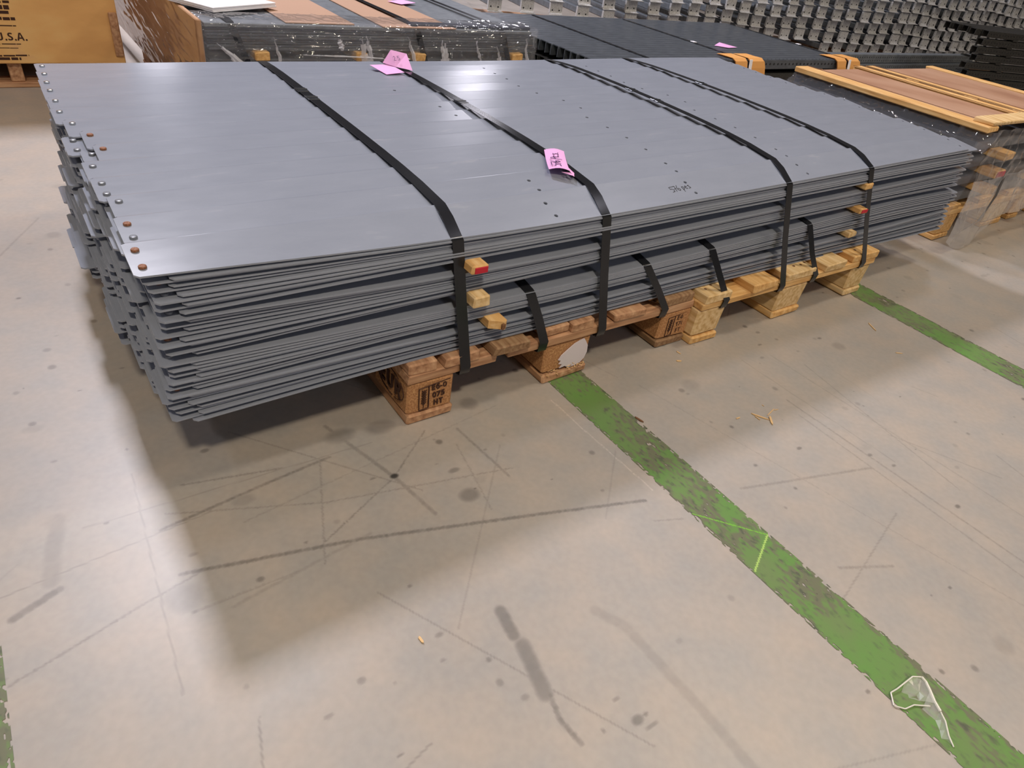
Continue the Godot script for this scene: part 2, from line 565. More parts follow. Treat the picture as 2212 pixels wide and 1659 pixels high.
func markings() -> void:
	var spots := [[0.358, 0.458, -2.6, 1.7, "worn green painted floor stripe running toward the camera, bright scratch across it"], [1.545, 1.655, -2.6, 1.7, "green painted floor stripe by the right pallet, farthest right"], [-0.80, -0.683, 0.16, 1.7, "green painted floor stripe end at the lower left edge"]]
	for s in spots:
		var L: float = s[3] - s[2]
		var nx := 64
		var nz := int(64 * L / (s[1] - s[0]) * 0.6)
		nz = mini(nz, 2000)
		var f1 := noise(0.012, int(s[0] * 100) + 71, 4)
		var f2 := noise(0.09, int(s[0] * 100) + 72, 3)
		var im := Image.create(nx, nz, false, Image.FORMAT_RGBA8)
		for j in nz:
			for i in nx:
				var y := j * 1.6
				var worn := f1.get_noise_2d(i, y) * 0.9 + f2.get_noise_2d(i * 1.4, y * 0.6) * 0.7
				var edge := minf(i, nx - 1 - i) / float(nx)
				worn += 0.34 * clampf(1.0 - edge / 0.12, 0.0, 1.0)
				var c := rgb(108, 132, 80).lerp(rgb(98, 142, 68), clampf(0.5 + f1.get_noise_2d(i + 500, y), 0, 1))
				c = c.lerp(rgb(108, 108, 88), clampf((worn - 0.02) * 2.6, 0.0, 0.9))
				c = c.lerp(rgb(74, 82, 66), clampf((f2.get_noise_2d(i, y * 0.7 + 900) - 0.22) * 3.0, 0, 0.75) * clampf(worn + 0.5, 0, 1))
				var gone := worn > 0.72 or (edge < 0.05 and f2.get_noise_2d(i * 2, y) > 0.18)
				im.set_pixel(i, nz - 1 - j if false else j, Color(c.r, c.g, c.b, 0.0 if gone else 1.0))
		if s[0] > 0.3 and s[0] < 0.4:      # the bright scratch across this stripe
			for k in 260:
				var t := k / 259.0
				var x := int(lerpf(2, nx - 3, t))
				var z := int((lerpf(0.600, 0.556, t) - s[2]) / L * nz)
				im.set_pixel(x, clampi(z, 0, nz - 1), rgb(178, 214, 110))
				if k % 3:
					var z2 := int((lerpf(0.45, 0.556, t) - s[2]) / L * nz)
					im.set_pixel(x, clampi(z2, 0, nz - 1), rgb(120, 190, 60))
		var m := mat(Color(1, 1, 1), 0.6)
		m.albedo_texture = ImageTexture.create_from_image(im)
		m.transparency = BaseMaterial3D.TRANSPARENCY_ALPHA_SCISSOR
		m.alpha_scissor_threshold = 0.5
		var b := MB.new()
		var w: float = s[1] - s[0]
		b.uquad([Vector3(0, 0, 0), Vector3(w, 0, 0), Vector3(w, 0, L), Vector3(0, 0, L)], [Vector2(0, 0), Vector2(1, 0), Vector2(1, 1), Vector2(0, 1)], Vector3.UP)
		tag(put("floor_stripe", b.mesh(), m, self, Vector3(s[0], 0.0008, s[2])), s[4], "floor marking", "green floor stripes")


# ---------------------------------------------------------------- the two pallets under the stack
# rows of [kind, x0, x1, material]; boards run front to back (z), stringers across (x)
func pallet(called: String, label: String, at: Vector3, deck: Array, stringers: Array, feet: Array, depth: float, group := "wooden pallets under the plate stack") -> Node3D:
	var o := base(called, at)
	tag(o, label, "pallet", group)
	for d in deck:                                 # x0, x1, front z, back z, material, thickness
		var b := MB.new()
		b.box(Vector3.ZERO, Vector3(d[1] - d[0], d[5], d[2] - d[3]), 0.003, Basis(), 0.002, rng)
		put("deck_board", b.mesh(), M[d[4]], o, Vector3((d[0] + d[1]) / 2, 0.144 - d[5] / 2, (d[2] + d[3]) / 2))
	for s in stringers:                            # x0, x1, z0, z1, material
		var b := MB.new()
		b.box(Vector3.ZERO, Vector3(s[1] - s[0], 0.022, s[3] - s[2]), 0.0025, Basis(), 0.0015, rng)
		put("stringer_board", b.mesh(), M[s[4]], o, Vector3((s[0] + s[1]) / 2, 0.111, (s[2] + s[3]) / 2))
	for f in feet:                                 # x0, x1, block material, board material, block front z
		for z in [f[4], -depth * 0.5 + 0.07, -depth + 0.145]:
			var b := MB.new()
			b.box(Vector3.ZERO, Vector3(f[1] - f[0], 0.078, 0.145), 0.005, Basis(), 0.0025, rng)
			put("block", b.mesh(), M[f[2]], o, Vector3((f[0] + f[1]) / 2, 0.061, z - 0.0725))
		var b2 := MB.new()
		b2.box(Vector3.ZERO, Vector3(f[1] - f[0] + 0.002, 0.022, depth), 0.004, Basis(), 0.002, rng)
		put("bottom_board", b2.mesh(), M[f[3]], o, Vector3((f[0] + f[1]) / 2, 0.011, -depth / 2 + 0.001))
	return o


func pallets() -> void:
	var D := 1.2
	var p := pallet("euro_pallet", "weathered brown wooden pallet with stamped blocks, under the left half of the plate stack", Vector3.ZERO,
		[[0.0, 0.062, 0.0, -D, "old_z", 0.022], [0.077, 0.158, 0.004, -D, "old_z", 0.022], [0.187, 0.277, 0.012, -D, "grey_z", 0.022], [0.321, 0.396, -0.006, -D, "old_z", 0.021], [0.399, 0.464, 0.001, -D, "old_z", 0.023], [0.522, 0.621, 0.006, -D, "old_z", 0.022], [0.664, 0.686, -0.03, -D, "fresh_z", 0.014], [0.69, 0.793, 0.0, -D, "grey_z", 0.022]],
		[[0.0, 0.203, -0.14, 0.0, "old_x"], [0.232, 0.8, -0.14, 0.0, "old_x"], [0.0, 0.8, -0.67, -0.53, "old_x"], [0.0, 0.8, -D, -D + 0.14, "old_x"]],
		[[0.0, 0.104, "chip", "old_z", -0.003], [0.338, 0.468, "chip", "old_z", -0.004], [0.70, 0.80, "chip", "grey_z", -0.002]], D)
	var q := pallet("wooden_pallet", "fresh yellow wooden pallet with plain blocks, under the right half of the plate stack", Vector3(0.803, 0, 0.027),
		[[0.005, 0.098, 0.004, -D, "fresh_pale", 0.024], [0.182, 0.285, 0.010, -D, "fresh_z", 0.023], [0.332, 0.470, 0.004, -D, "fresh_pale", 0.024], [0.517, 0.615, 0.008, -D, "fresh_pale", 0.024], [0.664, 0.80, 0.002, -D, "fresh_z", 0.024]],
		[[0.0, 0.8, -0.14, 0.002, "fresh_x"], [0.0, 0.8, -0.67, -0.53, "fresh_x"], [0.0, 0.8, -D, -D + 0.14, "fresh_x"]],
		[[0.0, 0.098, "fresh_pale", "fresh_z", -0.002], [0.338, 0.462, "fresh_pale", "fresh_z", -0.003], [0.70, 0.792, "fresh_pale", "fresh_pale", -0.004]], D)
	stamps(p)
	# white paint smear on the middle block
	var pts := PackedVector2Array()
	for k in [[0.433, 0.094], [0.418, 0.089], [0.400, 0.077], [0.384, 0.065], [0.377, 0.054], [0.386, 0.050], [0.381, 0.042], [0.392, 0.040], [0.385, 0.030], [0.400, 0.032], [0.412, 0.025], [0.432, 0.026], [0.446, 0.030], [0.456, 0.040], [0.461, 0.056], [0.459, 0.074], [0.450, 0.088], [0.444, 0.096]]:
		pts.append(Vector2(k[0], k[1]))
	var b := MB.new()
	b.prism(pts, -0.003, -0.0008)
	put("paint_smear", b.mesh(), M.white_paint, p).set_meta("label", "white paint smear on the middle block")
	# torn fibres where the middle block is split
	b = MB.new()
	for k in 26:
		var x := rng.randf_range(0.345, 0.462)
		var a := Vector3(x, rng.randf_range(0.019, 0.03), -0.002)
		b.tube([a, a + Vector3(rng.randf_range(-0.012, 0.012), rng.randf_range(-0.008, 0.01), rng.randf_range(0.002, 0.009))], 0.0009, 4)
	put("torn_fibres", b.mesh(), M.splinter, p).set_meta("kind", "stuff")
	# knots and nail marks of the fresh deck
	b = MB.new()
	for k in [[0.40, -0.03], [0.43, -0.028], [0.455, -0.034], [0.71, -0.03], [0.74, -0.02], [0.77, -0.034], [0.03, -0.03], [0.06, -0.04]]:
		b.lathe([Vector2(0.004, 0.0), Vector2(0.004, 0.0012), Vector2(0, 0.0012)], 10, Vector3(k[0], 0.1438, k[1]))
	put("nail_heads", b.mesh(), M.bark, q)


func letters(text: String, size: float, m: Material, parent: Node, at: Vector3, b: Basis, called := "lettering", depth := 0.0016) -> void:
	var t := TextMesh.new()
	var f := SystemFont.new()
	f.font_names = PackedStringArray(["Droid Sans"])
	f.font_weight = 700
	t.font = f
	t.text = text
	t.font_size = 48
	t.pixel_size = size / 34.0
	t.depth = depth
	t.curve_step = 2.0
	put(called, t, m, parent, at, b)


func stamps(p: Node3D) -> void:
	# left side of the first block: letters in an oval; front: frame, wheat-ear mark, codes
	var side := Basis(Vector3(0, 0, 1), Vector3(0, 1, 0), Vector3(-1, 0, 0))
	letters("EUR", 0.036, M.ink, p, Vector3(-0.0026, 0.066, -0.073), side)
	var b := MB.new()
	var oval := []
	for k in 41:
		var a := TAU * k / 40.0
		oval.append(Vector3(-0.0022, 0.066 + 0.031 * sin(a), -0.073 + 0.058 * cos(a)))
	for k in 40:
		if k % 13 != 5:
			b.tube([oval[k], oval[k + 1]], 0.0011, 4)
	put("stamp_oval", b.mesh(), M.ink, p)
	for s in [[0.0, ["E6-0", "075", "HT"], 0.0], [0.70, ["E46", "170", "FT"], 0.001]]:
		var x0: float = s[0]
		b = MB.new()
		var z := -0.001
		var fr := [[0.026, 0.030, 0.024, 0.084], [0.024, 0.084, 0.094, 0.091], [0.047, 0.031, 0.046, 0.086], [0.026, 0.030, 0.047, 0.031]]
		for q in fr:
			b.tube([Vector3(x0 + q[0], q[1], z), Vector3(x0 + q[2], q[3], z)], 0.0011 if q[0] != 0.047 else 0.0016, 4)
		# the ear-of-wheat mark
		b.tube([Vector3(x0 + 0.036, 0.034, z), Vector3(x0 + 0.036, 0.078, z)], 0.0009, 4)
		for k in 6:
			var y := 0.042 + k * 0.006
			b.tube([Vector3(x0 + 0.036, y, z), Vector3(x0 + 0.031, y + 0.006, z)], 0.0012, 4)
			b.tube([Vector3(x0 + 0.036, y, z), Vector3(x0 + 0.041, y + 0.006, z)], 0.0012, 4)
		put("stamp_frame", b.mesh(), M.ink, p)
		var k := 0
		for t in s[1]:
			letters(t, 0.0125, M.ink, p, Vector3(x0 + 0.069, 0.079 - 0.0195 * k, -0.0012), Basis(Vector3(0, 0, 1), 0.03))
			k += 1


# ---------------------------------------------------------------- the plates
const XS := [-0.42, -0.33, 0.0, 0.36, 0.9, 1.68, 2.0]
const TOPS := [[0.405, 0.402, 0.391, 0.388, 0.395, 0.411, 0.418], [0.331, 0.330, 0.319, 0.316, 0.327, 0.340, 0.351], [0.254, 0.252, 0.245, 0.241, 0.252, 0.274, 0.270], [0.195, 0.194, 0.192, 0.186, 0.191, 0.196, 0.203]]
const BOTS := [[0.333, 0.334, 0.341, 0.344, 0.351, 0.362, 0.363], [0.257, 0.257, 0.268, 0.275, 0.284, 0.289, 0.286], [0.197, 0.197, 0.207, 0.208, 0.211, 0.212, 0.209], [0.132, 0.136, 0.1455, 0.1465, 0.1475, 0.134, 0.127]]
const INNER := [0.412, 0.413, 0.417, 0.420, 0.425, 0.431, 0.430]
const WT := [1.0, 0.8, 0.5, 0.2]
const WB := [0.85, 0.6, 0.3, 0.0]
const ZR := [-1.100, -1.031, -0.962, -0.899, -0.824, -0.749, -0.672, -0.600, -0.521, -0.439, -0.361, -0.281, -0.200, -0.112]
const XL := [-0.421, -0.424, -0.427, -0.428, -0.427, -0.429, -0.417, -0.398, -0.389, -0.418, -0.417, -0.406, -0.410, -0.416]
const PT := 0.0028        # plate thickness
const ROWS := 10

func curve_at(a: Array, x: float) -> float:
	var k := 0
	while k < XS.size() - 2 and x > XS[k + 1]:
		k += 1
	var p0: int = maxi(k - 1, 0)
	var p3: int = mini(k + 2, XS.size() - 1)
	var t: float = clampf((x - XS[k]) / (XS[k + 1] - XS[k]), 0.0, 1.0)
	var m1: float = (a[k + 1] - a[p0]) / maxf(XS[k + 1] - XS[p0], 0.01) * (XS[k + 1] - XS[k])
	var m2: float = (a[p3] - a[k]) / maxf(XS[p3] - XS[k], 0.01) * (XS[k + 1] - XS[k])
	var t2 := t * t
	var t3 := t2 * t
	return (2 * t3 - 3 * t2 + 1) * a[k] + (t3 - 2 * t2 + t) * m1 + (-2 * t3 + 3 * t2) * a[k + 1] + (t3 - t2) * m2

# height of the top face of plate row r (0 lowest) in layer l (0 uppermost)
func plate_y(l: int, r: int, x: float, z: float) -> float:
	var f := (r + 1.0) / ROWS
	var lo := curve_at(BOTS[l], x)
	var y := lerpf(lo, curve_at(TOPS[l], x), f)
	var w: float = lerpf(WB[l], WT[l], f)
	var lift := curve_at(INNER, x) - curve_at(TOPS[0], x)
	var d := maxf(-z - 0.02, 0.0)
	var mid := clampf(1.0 - absf(x - 0.8) / 1.25, 0.0, 1.0)
	y += lift * w * (1.0 - exp(-d / 0.11))
	if l == 0 and r == ROWS - 2:
		y -= 0.0012
	y -= 0.010 * w * mid * smoothstep(0.95, 1.12, d)
	return y

# how far the rear edge stands up and the front edge dips: the plates lie like shingles
func plate_tilt(l: int, r: int, c := 13, x := 0.8) -> float:
	if l == 0 and r == ROWS - 1:
		return lerpf(0.0016, 0.0030 + 0.0006 * sin(c * 2.4 + 1.0), smoothstep(-0.35, 0.15, x))
	return PT * 0.6

func plate_mesh(l: int, r: int, col: int, xl: float, xr: float, zr: float, zf: float, holes: Array, org: Vector3, b: MB) -> void:
	var up := l == 0 and r == ROWS - 1
	var top := func(x: float, z: float) -> Vector3:
		var t := (z - zr) / (zf - zr)
		var dt := plate_tilt(l, r, col, x)
		var drop := 0.00055 * clampf(1.0 - (z - zr) / 0.0028, 0.0, 1.0)
		return Vector3(x, lerpf(plate_y(l, r, x, zr) + dt, plate_y(l, r, x, zf) - dt, t) - drop, z) - org
	var dn := Vector3(0, -PT, 0)
	var ch := 0.006
	var xs := [xl, xl + ch]
	for x in [-0.3, -0.15, 0.0, 0.18, 0.36, 0.6, 0.9, 1.2, 1.45, 1.68, 1.85]:
		xs.append(x)
	xs.append(xr - ch)
	xs.append(xr)
	var ha := 0.0075
	var cells := {}
	for h in holes:
		if not cells.has(h.x):
			cells[h.x] = []
			xs.append(h.x - ha)
			xs.append(h.x + ha)
		cells[h.x].append(h.y)
	xs.sort()
	for i in xs.size() - 1:
		var x0: float = xs[i]
		var x1: float = xs[i + 1]
		if x1 - x0 < 1e-5:
			continue
		var a0 := zr + (ch if i == 0 else 0.0)
		var a1 := zr + (ch if i == xs.size() - 2 else 0.0)
		var f0 := zf - (ch if i == 0 else 0.0)
		var f1 := zf - (ch if i == xs.size() - 2 else 0.0)
		var zs := []
		for cx in cells:
			if absf((x0 + x1) / 2 - cx) < 1e-4:
				zs = cells[cx]
		var rim := zr + 0.0028
		if zs.is_empty():
			if up:      # softly bent: shade the top smoothly, with the rolled rear edge as a strip of its own
				var q := [top.call(x0, maxf(a0, rim)), top.call(x1, maxf(a1, rim)), top.call(x1, f1), top.call(x0, f0)]
				var m := []
				for xx in [x0, x1]:
					var d: Vector3 = (top.call(xx, zf) as Vector3) - top.call(xx, rim)
					var e: Vector3 = (top.call(xx + 0.03, zf) as Vector3) - top.call(xx - 0.03, zf)
					m.append(d.cross(e).normalized())
				b.squad(q, [m[0], m[1], m[1], m[0]])
				if a0 < rim and a1 < rim:
					b.quad(top.call(x0, zr), top.call(x1, zr), top.call(x1, rim), top.call(x0, rim), Vector3.UP)
			else:
				b.quad(top.call(x0, a0), top.call(x1, a1), top.call(x1, f1), top.call(x0, f0), Vector3.UP)
		else:
			var z := rim
			b.quad(top.call(x0, zr), top.call(x1, zr), top.call(x1, rim), top.call(x0, rim), Vector3.UP)
			zs.sort()
			for hz in zs:
				b.quad(top.call(x0, z), top.call(x1, z), top.call(x1, hz - ha), top.call(x0, hz - ha), Vector3.UP)
				for k in 16:
					var c := []
					for kk in [k, k + 1]:
						var d := Vector2.from_angle(TAU * kk / 16.0)
						var e := d / maxf(absf(d.x), absf(d.y)) * ha
						c.append([top.call((x0 + x1) / 2 + e.x, hz + e.y), top.call((x0 + x1) / 2 + d.x * 0.0042, hz + d.y * 0.0042)])
					b.quad(c[0][0], c[1][0], c[1][1], c[0][1], Vector3.UP)
					b.quad(c[0][1], c[1][1], c[1][1] + dn, c[0][1] + dn, -(c[0][1] + c[1][1]))
				z = hz + ha
			b.quad(top.call(x0, z), top.call(x1, z), top.call(x1, zf), top.call(x0, zf), Vector3.UP)
		if zs.is_empty():
			b.quad(top.call(x0, a0) + dn, top.call(x1, a1) + dn, top.call(x1, f1) + dn, top.call(x0, f0) + dn, Vector3.DOWN)
		b.quad(top.call(x0, f0), top.call(x1, f1), top.call(x1, f1) + dn, top.call(x0, f0) + dn, Vector3(0, 0, 1))
		b.quad(top.call(x0, a0), top.call(x1, a1), top.call(x1, a1) + dn, top.call(x0, a0) + dn, Vector3(0, 0, -1))
	for e in [[xl, -1.0], [xr, 1.0]]:
		b.quad(top.call(e[0], zr + ch), top.call(e[0], zf - ch), top.call(e[0], zf - ch) + dn, top.call(e[0], zr + ch) + dn, Vector3(e[1], 0, 0))


func plate_stack() -> void:
	var stud := MB.new()
	stud.lathe([Vector2(0.0056, 0.0), Vector2(0.0056, 0.0026), Vector2(0.0050, 0.0034), Vector2(0.0035, 0.0038), Vector2(0, 0.0039)], 18)
	var stud_mesh := stud.mesh()
	var rusty := {"13_0": 1, "13_1": 1, "12_0": 1, "8_0": 1, "7_0": 1}
	var layer_name := ["top", "second", "third", "bottom"]
	var rest := MB.new()
	var count := 0
	for l in 4:
		for r in range(ROWS - 1, -1, -1):
			for c in range(13, -1, -1):
				var upper := l == 0 and r == ROWS - 1
				var near := c >= 7
				var zr: float = ZR[c]
				var w := 0.0945
				var xl: float
				var len_ := 2.412
				if upper:
					xl = XL[c]
					len_ = 2.405 + rng.randf_range(-0.006, 0.006)
				else:
					zr += rng.randf_range(-0.004, 0.004) if r < ROWS - 1 - (1 if l == 0 else 0) else rng.randf_range(0.0005, 0.004)
					xl = -0.408 + rng.randf_range(-0.009, 0.009)
					if c < 12:
						xl -= (0.012 + 0.008 * l) * sin(PI * clampf((13 - c) / 13.0, 0, 1)) * rng.randf_range(0.3, 1.3)
					if c == 13:
						xl = -0.402 + 0.006 * sin(l * 2.0 + r * 0.7) + rng.randf_range(-0.003, 0.003) + (0.034 if r % 2 == 0 else 0.0) - (0.006 if l == 3 else 0.0)
						zr += rng.randf_range(-0.002, 0.003)
					elif r % 2 == 0:
						xl += 0.02
					if l == 0 and r == ROWS - 2 and c == 7:
						xl = -0.430
					if l == 0 and r == ROWS - 2 and c == 8:
						xl = -0.411
				var zf := zr + w
				if c == 13:
					zf = zr + 0.094
				var xr := xl + len_
				if l > 0:
					xr += [0, 0.0, 0.03, 0.05][l]
				elif not upper:
					xr += rng.randf_range(-0.02, 0.012)
				if not (near or upper):
					plate_mesh(l, r, c, xl, xr, zr, zf, [], Vector3.ZERO, rest)
					continue
				var holes := []
				if upper and c > 0:
					var dx: float = [0.0, 0.004, 0.0, 0.002, -0.006, 0.006, 0.045, 0.05, 0.008, 0.01, 0.008, 0.0, -0.01, -0.03][c]
					for hx in [0.356, 0.757, 1.178]:
						holes.append(Vector2(hx + dx, zr + 0.036))
						if c >= 12:
							holes.append(Vector2(hx + dx, zr + 0.074))
					holes.append(Vector2(xr - 0.02, zr + 0.027))
					if c == 13:
						holes.append(Vector2(xr - 0.02, zr + 0.07))
				var org := Vector3(xl, plate_y(l, r, xl, zr), zr)
				var b := MB.new()
				plate_mesh(l, r, c, xl, xr, zr, zf, holes, org, b)
				var o := put("steel_plate", b.mesh(), M.steel, self, org)
				count += 1
				var label: String
				if upper:
					label = "grey steel plate on top of the stack, %s" % ("the front one, with rusty studs" if c == 13 else "the rearmost one" if c == 0 else "%s back from the front edge" % NTH[13 - c])
				else:
					label = "grey steel plate, %s down in the %s layer, %s" % [NTH[ROWS - 1 - r], layer_name[l], "front column" if c == 13 else "%s column from the front" % NTH[13 - c]]
				tag(o, label, "steel plate", "steel plates in the strapped stack, %s layer" % layer_name[l])
				var st := []
				if upper:
					st = [0.027]
					if c == 13:
						st = [0.026, 0.072]
					elif c == 12:
						st = [0.03, 0.0725]
					elif c == 10:
						st = [0.028, 0.07]
				elif c == 13 and r % 2 == 1:
					st = [0.026, 0.073]
				elif l == 0 and r == ROWS - 2 and (c == 7 or c == 8):
					st = [0.024, 0.071] if c == 7 else [0.024]
				for k in st.size():
					var sx := xl + (0.0145 if upper else 0.017)
					var t: float = st[k] / (zf - zr)
					var y := lerpf(plate_y(l, r, sx, zr) + plate_tilt(l, r, c, sx), plate_y(l, r, sx, zf) - plate_tilt(l, r, c, sx), t)
					var bad: bool = (upper and rusty.has("%d_%d" % [c, k])) or (not upper and c == 13 and (r * 3 + l) % 5 == 0)
					var m: Material = M.rust if bad else (M.stud_bright if upper and c < 7 else M.stud)
					var s := put("stud", stud_mesh, m, o, Vector3(sx, y, zr + st[k]) - org)
					if bad:
						s.set_meta("label", "rusty round stud")
	var o2 := put("stacked_steel_plates", rest.mesh(), M.steel)
	tag(o2, "remaining grey steel plates deep inside the strapped stack, behind the front seven columns", "steel plates", "", "stuff")


# ---------------------------------------------------------------- black steel straps
func strap_path(x_top: float, x_front: float, x_bot: float, y_bot: float, z_bot: float, lift: float) -> Array:
	var p := []
	p.append(Vector3(x_top, 0.16, -1.108))
	p.append(Vector3(x_top, plate_y(0, 9, x_top, -1.1) - 0.01, -1.108))
	for c in 14:
		var z: float = ZR[c]
		var t := c / 13.0
		p.append(Vector3(x_top, plate_y(0, 9, x_top, z) + 0.0038 + lift * pow(sin(PI * t), 0.8), z + 0.001))
		if c == 13:
			p.append(Vector3(lerpf(x_top, x_front, 0.5), plate_y(0, 9, x_top, z + 0.045) + 0.0034, z + 0.045))
	var yt := plate_y(0, 9, x_front, -0.018)
	p.append(Vector3(x_front, yt - 0.0022, -0.021))
	p.append(Vector3(x_front + 0.001, yt - 0.007, -0.0155))
	p.append(Vector3(lerpf(x_front, x_bot, 0.5), lerpf(yt, y_bot, 0.5), lerpf(-0.0155, z_bot, 0.45)))
	p.append(Vector3(x_bot, y_bot + 0.006, z_bot))
	p.append(Vector3(x_bot, y_bot - 0.012, z_bot - 0.003))
	p.append(Vector3(x_bot, y_bot - 0.0135, z_bot - 0.012))
	p.append(Vector3(x_bot, y_bot - 0.0135, z_bot - 0.6))
	return p


func strap_mesh(p: Array, half: float, th := 0.0009) -> ArrayMesh:
	var b := MB.new()
	var sides := []
	var ups := []
	for i in p.size():
		var d: Vector3 = (p[mini(i + 1, p.size() - 1)] - p[maxi(i - 1, 0)])
		d.x = 0
		d = d.normalized()
		ups.append(Vector3(0, d.z, -d.y))
		sides.append(Vector3(half, 0, 0))
	b.band(p, sides, ups, th)
	return b.mesh()


func add_strap(p: Array, half: float, label: String, group: String, seals: Array) -> void:
	var o := put("steel_strap", strap_mesh(p, half), M.strap)
	tag(o, label, "strap", group)
	for s in seals:                     # index along the path, share to the next point
		var a: Vector3 = (p[s[0]] as Vector3).lerp(p[s[0] + 1], s[1])
		var d: Vector3 = ((p[s[0] + 1] as Vector3) - p[s[0]]).normalized()
		var up := Vector3(0, d.z, -d.y)
		var b := MB.new()
		b.box(Vector3.ZERO, Vector3(half * 2 + 0.003, 0.0034, 0.034), 0.001, Basis(Vector3.RIGHT, up, d))
		b.box(up * 0.002, Vector3(half * 2 + 0.004, 0.0022, 0.005), 0.0008, Basis(Vector3.RIGHT, up, d))
		put("crimp_seal", b.mesh(), M.seal, o, a)


func stack_straps() -> void:
	var g := "long black straps over the plate stack"
	add_strap(strap_path(0.106, 0.090, 0.122, 0.108, 0.006, 0.002), 0.0118, "long black strap over the whole stack, leftmost, with a rust-brown sheen", g, [[6, 0.3], [7, 0.2]])
	add_strap(strap_path(0.467, 0.441, 0.486, 0.108, 0.006, 0.005), 0.0118, "long black strap over the whole stack, with a pink tag looped on it", g, [[8, 0.4]])
	add_strap(strap_path(1.088, 1.048, 1.120, 0.110, 0.034, 0.010), 0.0118, "long black strap over the whole stack, right of the handwritten piece count", g, [[8, 0.1], [9, 0.6]])
	add_strap(strap_path(1.454, 1.418, 1.523, 0.112, 0.034, 0.008), 0.0118, "long black strap over the whole stack, rightmost", g, [[7, 0.5]])
	# straps round the two lower layers only
	var k := 0
	for s in [[0.276, 0.318, 0.006], [0.606, 0.688, 0.006], [0.826, 0.884, 0.034], [1.222, 1.272, 0.034]]:
		var p := []
		var yt: float = plate_y(2, 9, s[0], -0.018)
		for z in [-1.0, -0.6, -0.3, -0.12, -0.06]:
			p.append(Vector3(s[0], plate_y(2, 9, s[0], z) + 0.0028, z))
		p.append(Vector3(s[0], yt + 0.0008, -0.022))
		p.append(Vector3(s[0] + 0.001, yt - 0.004, -0.0155))
		p.append(Vector3(lerpf(s[0], s[1], 0.55), 0.18, lerpf(-0.0155, s[2], 0.5)))
		p.append(Vector3(s[1], 0.122, s[2]))
		p.append(Vector3(s[1], 0.098, s[2] - 0.004))
		p.append(Vector3(s[1], 0.096, s[2] - 0.012))
		p.append(Vector3(s[1], 0.096, s[2] - 0.5))
		add_strap(p, 0.0115, "short black strap round the two lower layers, %s from the left" % NTH[k], "short black straps round the lower layers", [])
		k += 1


# ---------------------------------------------------------------- battens between the layers
func battens() -> void:
	# x0, x1, gap under layer, front z, material, red end, label
	var s := [
		[0.1065, 0.142, 0, 0.016, "fresh_z", true, "pale wooden batten with a bright red end, beside the leftmost long strap"],
		[0.124, 0.161, 1, 0.008, "fresh_pale", false, "pale wooden batten with a bare cut end, below the left red-ended one"],
		[0.168, 0.204, 2, 0.018, "fresh_z", false, "orange wooden batten with a pointed dark end, lowest one at the left"],
		[1.413, 1.448, 0, -0.004, "fresh_z", false, "pale wooden batten under the top layer, by the rightmost long strap"],
		[1.421, 1.458, 1, 0.006, "fresh_z", true, "wooden batten with a red end by the rightmost long strap"],
		[1.430, 1.468, 2, 0.002, "fresh_pale", false, "short split wooden batten, lowest one at the right"],
	]
	for q in s:
		var l: int = q[2]
		var x: float = (q[0] + q[1]) / 2
		var y0 := plate_y(l + 1, 9, x, -0.06) + 0.001
		var y1 := plate_y(l, 0, x, -0.06) - plate_y(l, 0, x, -0.06) + curve_at(BOTS[l], x) + 0.001
		var w: float = q[1] - q[0]
		var hgt := maxf(y1 - y0, 0.014)
		var L: float = q[3] + 1.05
		var o := base("batten", Vector3(x, y0, q[3]))
		tag(o, q[6], "batten", "wooden battens between the plate layers")
		var b := MB.new()
		if q[6].contains("pointed"):
			b.prism(PackedVector2Array([Vector2(-w / 2, 0.017), Vector2(-w / 2, L), Vector2(w / 2, L), Vector2(w / 2, 0.006), Vector2(w / 2 - 0.007, 0.0)]), 0.0, hgt, Vector3(0, hgt, 0), Basis(Vector3(1, 0, 0), Vector3(0, 0, -1), Vector3(0, -1, 0)))
			put("bar", b.mesh(), M[q[4]], o)
			b = MB.new()
			b.box(Vector3(w / 2 - 0.0095, hgt * 0.42, -0.002), Vector3(0.012, hgt * 0.8, 0.006), 0.002, Basis(Vector3.UP, 0.52))
			put("dark_tip", b.mesh(), M.bark, o)
		else:
			b.box(Vector3(0, hgt / 2, -L / 2), Vector3(w, hgt, L), 0.003, Basis(), 0.001, rng)
			put("bar", b.mesh(), M[q[4]], o)
		if q[5]:
			b = MB.new()
			b.box(Vector3(0.002, hgt / 2, 0.0006), Vector3(w - 0.008, hgt - 0.006, 0.0024), 0.0008)
			put("red_end", b.mesh(), M.red_paint, o).set_meta("label", "red painted end")


